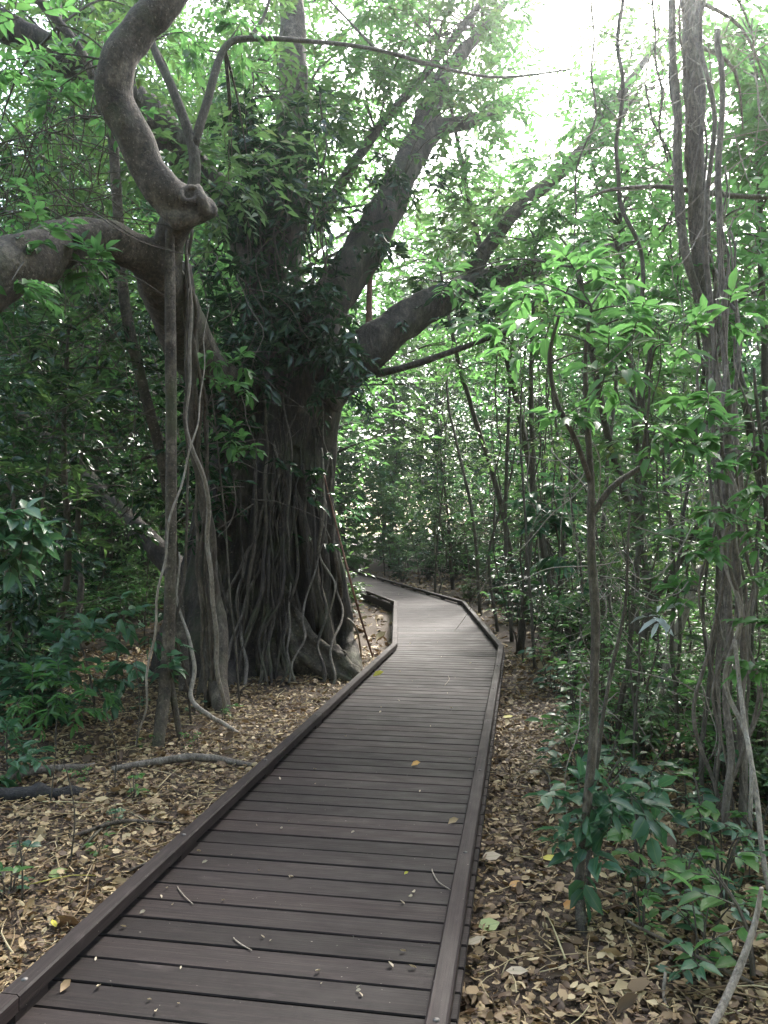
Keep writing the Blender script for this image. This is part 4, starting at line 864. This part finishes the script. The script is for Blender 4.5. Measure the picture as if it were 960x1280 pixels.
# understorey foliage in the deep shade left of and behind the fig
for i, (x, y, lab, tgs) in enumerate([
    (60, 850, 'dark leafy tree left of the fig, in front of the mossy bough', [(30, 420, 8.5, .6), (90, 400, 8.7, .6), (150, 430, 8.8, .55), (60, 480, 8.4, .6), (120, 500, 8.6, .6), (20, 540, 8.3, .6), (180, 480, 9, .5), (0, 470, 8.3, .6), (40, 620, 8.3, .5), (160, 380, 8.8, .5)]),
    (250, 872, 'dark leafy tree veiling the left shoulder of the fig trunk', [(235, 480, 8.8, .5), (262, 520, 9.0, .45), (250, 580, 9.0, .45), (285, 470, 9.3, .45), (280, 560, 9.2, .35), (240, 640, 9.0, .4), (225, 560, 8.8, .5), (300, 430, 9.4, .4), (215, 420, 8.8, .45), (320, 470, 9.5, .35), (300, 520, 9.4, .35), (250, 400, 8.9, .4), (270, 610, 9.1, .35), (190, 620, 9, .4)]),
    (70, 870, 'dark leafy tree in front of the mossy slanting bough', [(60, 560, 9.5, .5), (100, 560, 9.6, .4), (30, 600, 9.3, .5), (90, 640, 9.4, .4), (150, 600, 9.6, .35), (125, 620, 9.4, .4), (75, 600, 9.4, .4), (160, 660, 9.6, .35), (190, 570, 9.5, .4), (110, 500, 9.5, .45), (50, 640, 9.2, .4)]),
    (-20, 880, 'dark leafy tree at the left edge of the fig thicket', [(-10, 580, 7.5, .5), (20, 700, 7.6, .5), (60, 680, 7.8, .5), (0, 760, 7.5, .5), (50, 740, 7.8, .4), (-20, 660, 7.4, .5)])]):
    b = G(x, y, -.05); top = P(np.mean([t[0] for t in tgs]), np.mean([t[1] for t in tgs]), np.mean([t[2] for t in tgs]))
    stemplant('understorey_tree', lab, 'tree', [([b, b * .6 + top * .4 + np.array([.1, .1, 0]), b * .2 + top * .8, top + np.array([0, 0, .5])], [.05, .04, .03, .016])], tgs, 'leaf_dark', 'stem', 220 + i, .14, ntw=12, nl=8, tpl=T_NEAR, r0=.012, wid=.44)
# the bright sprig in front of the fig trunk
stemplant('leafy_sapling', 'sapling with a bright green sprig lit in front of the dark fig trunk', 'sapling',
     [([G(300, 880, -.03), P(285, 700, 8.2), P(270, 540, 8.0), P(262, 470, 7.9)], [.012, .010, .008, .005])],
     [(270, 440, 7.7, .22), (300, 450, 7.7, .2), (262, 470, 7.7, .2), (305, 480, 7.7, .18), (290, 540, 7.9, .2), (310, 560, 7.9, .18)], 'leaf_bright', 'stem', 90, .13, ntw=6, nl=5, tpl=T_NEAR, wid=.44, r0=.005)

# ------------------------------------------------------------------ forest: copies
SAPK = [('leaf', .115, .42, 0), ('leaf_bright', .10, .5, 0), ('leaf', .19, .22, 0), ('leaf_teal', .15, .36, 4), ('leaf_dark', .16, .46, 0)]
SAP = [tree_parts(300 + i, 3.2 + .75 * i, .015 + .003 * i, .12, 26, 1.05, 5, 7, SAPK[i][1], SAPK[i][0], lean=.7, droop=.6, wid=SAPK[i][2], rosette=SAPK[i][3]) for i in range(5)]
MIDK = [('leaf', .12, .4), ('leaf_bright', .15, .45), ('leaf_teal', .21, .38), ('leaf', .2, .24)]
MID = [tree_parts(320 + i, 7.5 + 1.3 * i, .05 + .015 * i, .16, 58, 2.1, 8, 9, MIDK[i][1], MIDK[i][0], 'trunk', lean=.9, wander=.5, wid=MIDK[i][2]) for i in range(4)]
CAN = [tree_parts(340 + i, 17 + 3 * i, .16 + .03 * i, .16, 90, 4.6, 12, 10, .25, ['leaf', 'leaf_bright'][i], 'trunk', lean=1.5, wander=.8, twl=.8) for i in range(2)]
SHRK = [('leaf', .11, .42, 14), ('leaf_teal', .2, .45, 9), ('leaf_dark', .14, .42, 13), ('leaf_bright', .12, .45, 10)]
SHR = [shrub_parts(360 + i, 1.0 + .3 * i, SHRK[i][3], 8, SHRK[i][1], SHRK[i][0], ntw=7, wid=SHRK[i][2], spread=1.1, tpl=T_NEAR) for i in range(4)]
SEED = [shrub_parts(380 + i, .28 + .1 * i, 3 + i % 2, 4, .075, ['leaf_bright', 'leaf_teal', 'leaf_bright'][i], tpl=T_NEAR, wid=.5, ntw=2, spread=.7) for i in range(3)]
rng = random.Random(9)
taken = []
def free(x, y, gap, edge):
    if deck_dist(x, y) < edge: return False
    if math.hypot(x - figx[0], y - figx[1] - .5) < 1.7: return False
    return all((x - a) ** 2 + (y - b) ** 2 > gap * gap for a, b in taken)
def scatter(n, kinds, region, gap, edge, name, label, cat, group, smin=.8, smax=1.2, cond=None):
    c = tries = 0
    while c < n and tries < n * 60:
        tries += 1
        y = rng.uniform(region[2], region[3]); hw = y * .62 + 3
        x = rng.uniform(max(region[0], -hw), min(region[1], hw))
        if not free(x, y, gap, edge) or (cond and not cond(x, y)): continue
        taken.append((x, y)); c += 1
        put(name, rng.choice(kinds), label, cat, x, y, rng.uniform(0, 6.28), rng.uniform(smin, smax), group)
px = lambda x, y: CX + F * x / y
scatter(40, CAN, (-32, 32, 17, 55), 3.4, 2.0, 'canopy_tree', 'tall leafy canopy tree out of view around the camera, added to shade the scene', 'tree', 'tall canopy trees in the forest behind', .8, 1.25, lambda x, y: not (470 < px(x, y) < 1040 and y < 38))
scatter(100, MID, (-26, 26, 12.5, 42), 1.3, 1.5, 'forest_tree', 'thin trunked leafy tree in the dense forest behind', 'tree', 'thin forest trees behind the fig and thicket', .75, 1.2, lambda x, y: not (400 < px(x, y) < 470 and y < 19) and not (440 < px(x, y) < 680 and rng.random() < .55))
scatter(190, SAP, (-20, 20, 11, 36), .6, .9, 'forest_sapling', 'slender young tree in the shaded understorey behind', 'sapling', 'slender young trees in the understorey', .7, 1.2)
scatter(190, SHR, (-18, 18, 10.5, 36), .5, .8, 'forest_shrub', 'small leafy shrub on the forest floor behind', 'shrub', 'small shrubs on the forest floor behind', .6, 1.2)
scatter(30, [SAP[0], SAP[0], SAP[1]], (1.8, 8, 5.2, 11), .4, .9, 'thicket_sapling', 'slender leafy sapling in the thicket right of the boardwalk', 'sapling', 'leafy saplings in the thicket right of the boardwalk', .5, .95, lambda x, y: px(x, y) > 660)
scatter(40, [SHR[0], SHR[3], SHR[3]], (1.7, 7, 5.0, 11), .3, .7, 'thicket_shrub', 'small leafy shrub under the thicket right of the boardwalk', 'shrub', 'small shrubs under the thicket right of the boardwalk', .4, .75, lambda x, y: px(x, y) > 690)
scatter(190, SEED, (.9, 4.4, 2.9, 9.5), .12, .35, 'seedling', 'small green seedling in the leaf litter right of the boardwalk', 'seedling', 'seedlings in the litter right of the boardwalk', .6, 1.7, lambda x, y: px(x, y) > 690 + 9 * (8 - y) and not (690 < px(x, y) < 790 and y < 4.2))
scatter(24, SHR, (-9, -2.6, 7, 12), .5, .9, 'thicket_shrub', 'small leafy shrub in the deep shade left of the fig', 'shrub', 'small shrubs in the shade left of the fig', .5, 1, lambda x, y: px(x, y) < 110)
scatter(16, SAP, (-9, -3, 8, 13), .6, .9, 'thicket_sapling', 'slender leafy sapling in the deep shade left of the fig', 'sapling', 'saplings in the shade left of the fig', .6, 1.1, lambda x, y: px(x, y) < 90)
scatter(26, SEED, (-4.5, -1.4, 3.6, 8), .3, .3, 'seedling', 'small green seedling in the leaf litter left of the boardwalk', 'seedling', 'seedlings in the litter left of the boardwalk', .5, .9)
for (x, y, s) in [(-4, -5, .9), (3.5, -6.5, .8), (8, -8, 1), (-9, -10, 1), (0, -14, 1.1), (12, -2, 1), (-13, -2, 1), (-6, -13, .9), (7, -14, 1), (-7, -4, 1), (6.5, -3, 1), (-1, -9, 1.1), (9, 3, .9), (-11, 4, 1), (4, -12, 1)]:  # unseen trees around the camera, added to darken surfaces that face it
    put('canopy_tree', CAN[0], 'tall leafy canopy tree out of view around the camera, added to shade the scene', 'tree', x, y, rng.uniform(0, 6), s, 'tall canopy trees in the forest behind')
c = 0
while c < 70:
    y = rng.uniform(10.5, 30); x = rng.uniform(-.5 * y, .5 * y)
    if not free(x, y, .4, .6) or 380 < px(x, y) < 470 and y < 18: continue
    c += 1; taken.append((x, y))
    o = bpy.data.objects.new('hanging_liana', rng.choice(HANG)); COL.objects.link(o); o.location = (x, y, gz(x, y)); o.rotation_euler = (0, 0, rng.uniform(0, 6.28)); k_ = rng.uniform(.7, 1.3); o.scale = (k_, k_, k_)
    tag(o, 'bare thin liana stem rising through the forest behind the bend', 'liana', 'bare liana stems in the forest behind')
# the far wood that closes the view
rng = random.Random(12); L = Leaves(T_FAR)
for i in range(90000):
    a = rng.uniform(-1.0, 1.0); R = rng.uniform(36, 64)
    x, y = R * math.sin(a), R * math.cos(a)
    z = 20 * rng.random() ** 1.25 * (1 + .35 * hnoise(x, y, .12, 5))
    if hnoise(x, z, .22, 9) < -.18 and z > 6: continue
    s = rng.uniform(.35, .75); b = rng.uniform(0, 6.28)
    L.leaf((x, y, z), (math.cos(b), math.sin(b), rng.uniform(-.7, .2)), (rng.gauss(0, .7), rng.gauss(0, .7) - .4, 1), s, s * .5, rng.random())
tag(L.to_mb().build('far_forest_foliage', M['leaf']), 'mass of distant green foliage closing the view between the trunks', 'forest', kind='stuff')

# ------------------------------------------------------------------ fallen leaves and twigs on the deck
def deck_leaf(px, py, a, s, mat, label, group=None, wid=.55):
    d = H * F / (py - HY - 4); x = (px - CX) / F * d
    L = Leaves(T_DRY); L.leaf((x, d, .004), (math.cos(a), math.sin(a), .03), (.08, -.1, 1), s, s * wid, .5)
    return tag(L.to_mb().build('fallen_leaf', M[mat], origin=(x, d, .004)), label, 'leaf', group)
deck_leaf(466, 850, .15, .12, 'yellow', 'bright yellow leaf lying flat against the left kerb', wid=.5)
deck_leaf(514, 962, .0, .062, 'orange', 'curled orange brown leaf in the middle of the boardwalk', wid=.7)
deck_leaf(505, 1098, .4, .022, 'yellow', 'tiny yellow leaf on the boardwalk boards near the front')
deck_leaf(75, 1246, 1.2, .05, 'litter', 'small brown leaf tucked against the left kerb at the front')
deck_leaf(560, 1035, .3, .06, 'litter', 'pale dry leaf scrap beside the right kerb')
rng = random.Random(3)
for k_ in range(64):
    y = 700 + 570 * rng.random() ** .8; t_ = rng.random() ** 1.6
    d = H * F / (y - HY); xl, xr = -1.64 + .172 * (d - .3) + .12, -.24 + .172 * d - .1
    if d > 10.2: xl, xr = .3, 1.4
    x = xl + (xr - xl) * t_
    deck_leaf(CX + x / d * F, y, rng.uniform(0, 6), rng.uniform(.012, .03), 'fleck', 'tiny pale leaf fleck on the boardwalk boards', 'tiny leaf flecks on the boards', wid=rng.uniform(.3, .7))
def ground_leaf(px_, py_, a, s, mat, label, wid=.6):
    q = G(px_, py_, .035)
    L = Leaves(T_DRY); L.leaf(q, (math.cos(a), math.sin(a), .05), (.12, -.2, 1), s, s * wid, .31)
    return tag(L.to_mb().build('fallen_leaf', M[mat], origin=q), label, 'leaf')
ground_leaf(675, 1085, -.4, .15, 'yellow', 'pale yellow curled leaf on the litter left of the forked sapling', .4)
ground_leaf(598, 1168, .2, .10, 'greenleaf', 'broad pale green fallen leaf beside the right kerb', .9)
ground_leaf(706, 1150, .8, .085, 'orange', 'orange brown leaf on the litter at the foot of the forked sapling', .7)
ground_leaf(603, 1085, .1, .10, 'fleck', 'large pale tan leaf on the litter against the right kerb', .8)
ground_leaf(636, 1120, .3, .08, 'orange', 'small rusty leaf between the right kerb and the forked sapling', .6)
ground_leaf(660, 975, .1, .10, 'fleck', 'pale tan leaf on the litter halfway up the right kerb', .5)
ground_leaf(632, 1226, -.2, .09, 'fleck', 'pale dry leaf low on the litter near the bottom of the right kerb', .55)
ground_leaf(583, 1190, .5, .10, 'fleck', 'long pale leaf leaning on the right kerb near the bottom', .4)
ground_leaf(628, 895, .2, .11, 'yellow', 'yellowish leaf beside the bend of the right kerb', .5)
ground_leaf(60, 1100, .6, .10, 'greenleaf', 'pale green fallen leaf on the litter left of the boardwalk', .8)
ground_leaf(70, 1165, 2.2, .07, 'yellow', 'yellow leaf scrap on the litter by the left kerb', .4)
def deck_twig(pts, label):
    w = [np.array([(x - CX) / F * (H * F / (y - HY)), H * F / (y - HY), .006]) for x, y in pts]
    single('twig', label, 'twig', w, [.0025, .003, .002], 'pale', 5, 14, wob=.01)
deck_twig([(222, 1110), (232, 1122), (243, 1132)], 'pale bent twig on the boards near the left kerb')
deck_twig([(292, 1174), (302, 1182), (314, 1189)], 'thin straw coloured twig on the front boards')
deck_twig([(540, 1088), (548, 1104), (566, 1117)], 'brown twig on the boards beside the right kerb')
deck_twig([(586, 950), (602, 944), (612, 930)], 'pale curved twig against the right kerb')
deck_twig([(556, 858), (562, 850), (560, 845)], 'small pale twig far along the boards')
# ------------------------------------------------------------------ haze volume, added to imitate a bright glare veil toward the sun
mb = MB(); mb.box((0, 45, 14.3), (80, 0, 0), (0, 95, 0), (0, 0, 17.0))
m, n = nt('veil_haze'); pv = N(n, 'ShaderNodeVolumePrincipled'); pv.inputs['Color'].default_value = (.9, .97, 1, 1)
pv.inputs['Density'].default_value = HAZE; pv.inputs['Anisotropy'].default_value = .88
o = N(n, 'ShaderNodeOutputMaterial'); n.links.new(pv.outputs[0], o.inputs['Volume'])
hz = tag(mb.build('haze', m, smooth=False), 'thin haze added for a bright veil toward the sun', 'haze', kind='stuff')
# ------------------------------------------------------------------ camera, light, world
cam = bpy.data.cameras.new('camera'); co = bpy.data.objects.new('camera', cam); COL.objects.link(co)
co.location = (0, 0, H); co.rotation_euler = (math.radians(90), 0, 0)
cam.sensor_fit = 'VERTICAL'; cam.sensor_height = 24; cam.lens = 24 * F / 1280
cam.shift_y = 20 / 1280; cam.clip_end = 1000; cam.clip_start = .05
sc.camera = co
EL, AZ = math.radians(42), math.radians(22)
sd = Vector((math.sin(AZ) * math.cos(EL), math.cos(AZ) * math.cos(EL), math.sin(EL)))
sun = bpy.data.lights.new('sun', 'SUN'); so = bpy.data.objects.new('sun', sun); COL.objects.link(so)
sun.energy = 2.2; sun.angle = math.radians(11); sun.color = (1, .96, .9)
so.rotation_euler = sd.to_track_quat('Z', 'Y').to_euler(); so.location = (20, 30, 40)
wd = bpy.data.worlds.new('World'); sc.world = wd; wd.use_nodes = True
n = wd.node_tree; n.nodes.clear()
sky = N(n, 'ShaderNodeTexSky', sky_type='NISHITA'); sky.sun_disc = False; sky.sun_elevation = EL; sky.sun_rotation = AZ
sky.air_density = 1.0; sky.dust_density = 3.0; sky.ozone_density = 1.0
bg = N(n, 'ShaderNodeBackground'); bg.inputs[1].default_value = .15; hs = N(n, 'ShaderNodeHueSaturation'); hs.inputs['Saturation'].default_value = .75; n.links.new(sky.outputs[0], hs.inputs['Color']); n.links.new(hs.outputs[0], bg.inputs[0])
o = N(n, 'ShaderNodeOutputWorld'); n.links.new(bg.outputs[0], o.inputs[0])
vs = sc.view_settings; vs.view_transform = 'Standard'; vs.look = 'None'; vs.gamma = 1; vs.use_curve_mapping = False; vs.exposure = EXPOSURE
cy = sc.cycles; cy.max_bounces = 7; cy.diffuse_bounces = 4; cy.glossy_bounces = 2; cy.transmission_bounces = 5; cy.transparent_max_bounces = 4
cy.volume_bounces = 1; cy.caustics_reflective = False; cy.caustics_refractive = False; cy.use_denoising = True; cy.sample_clamp_indirect = 6
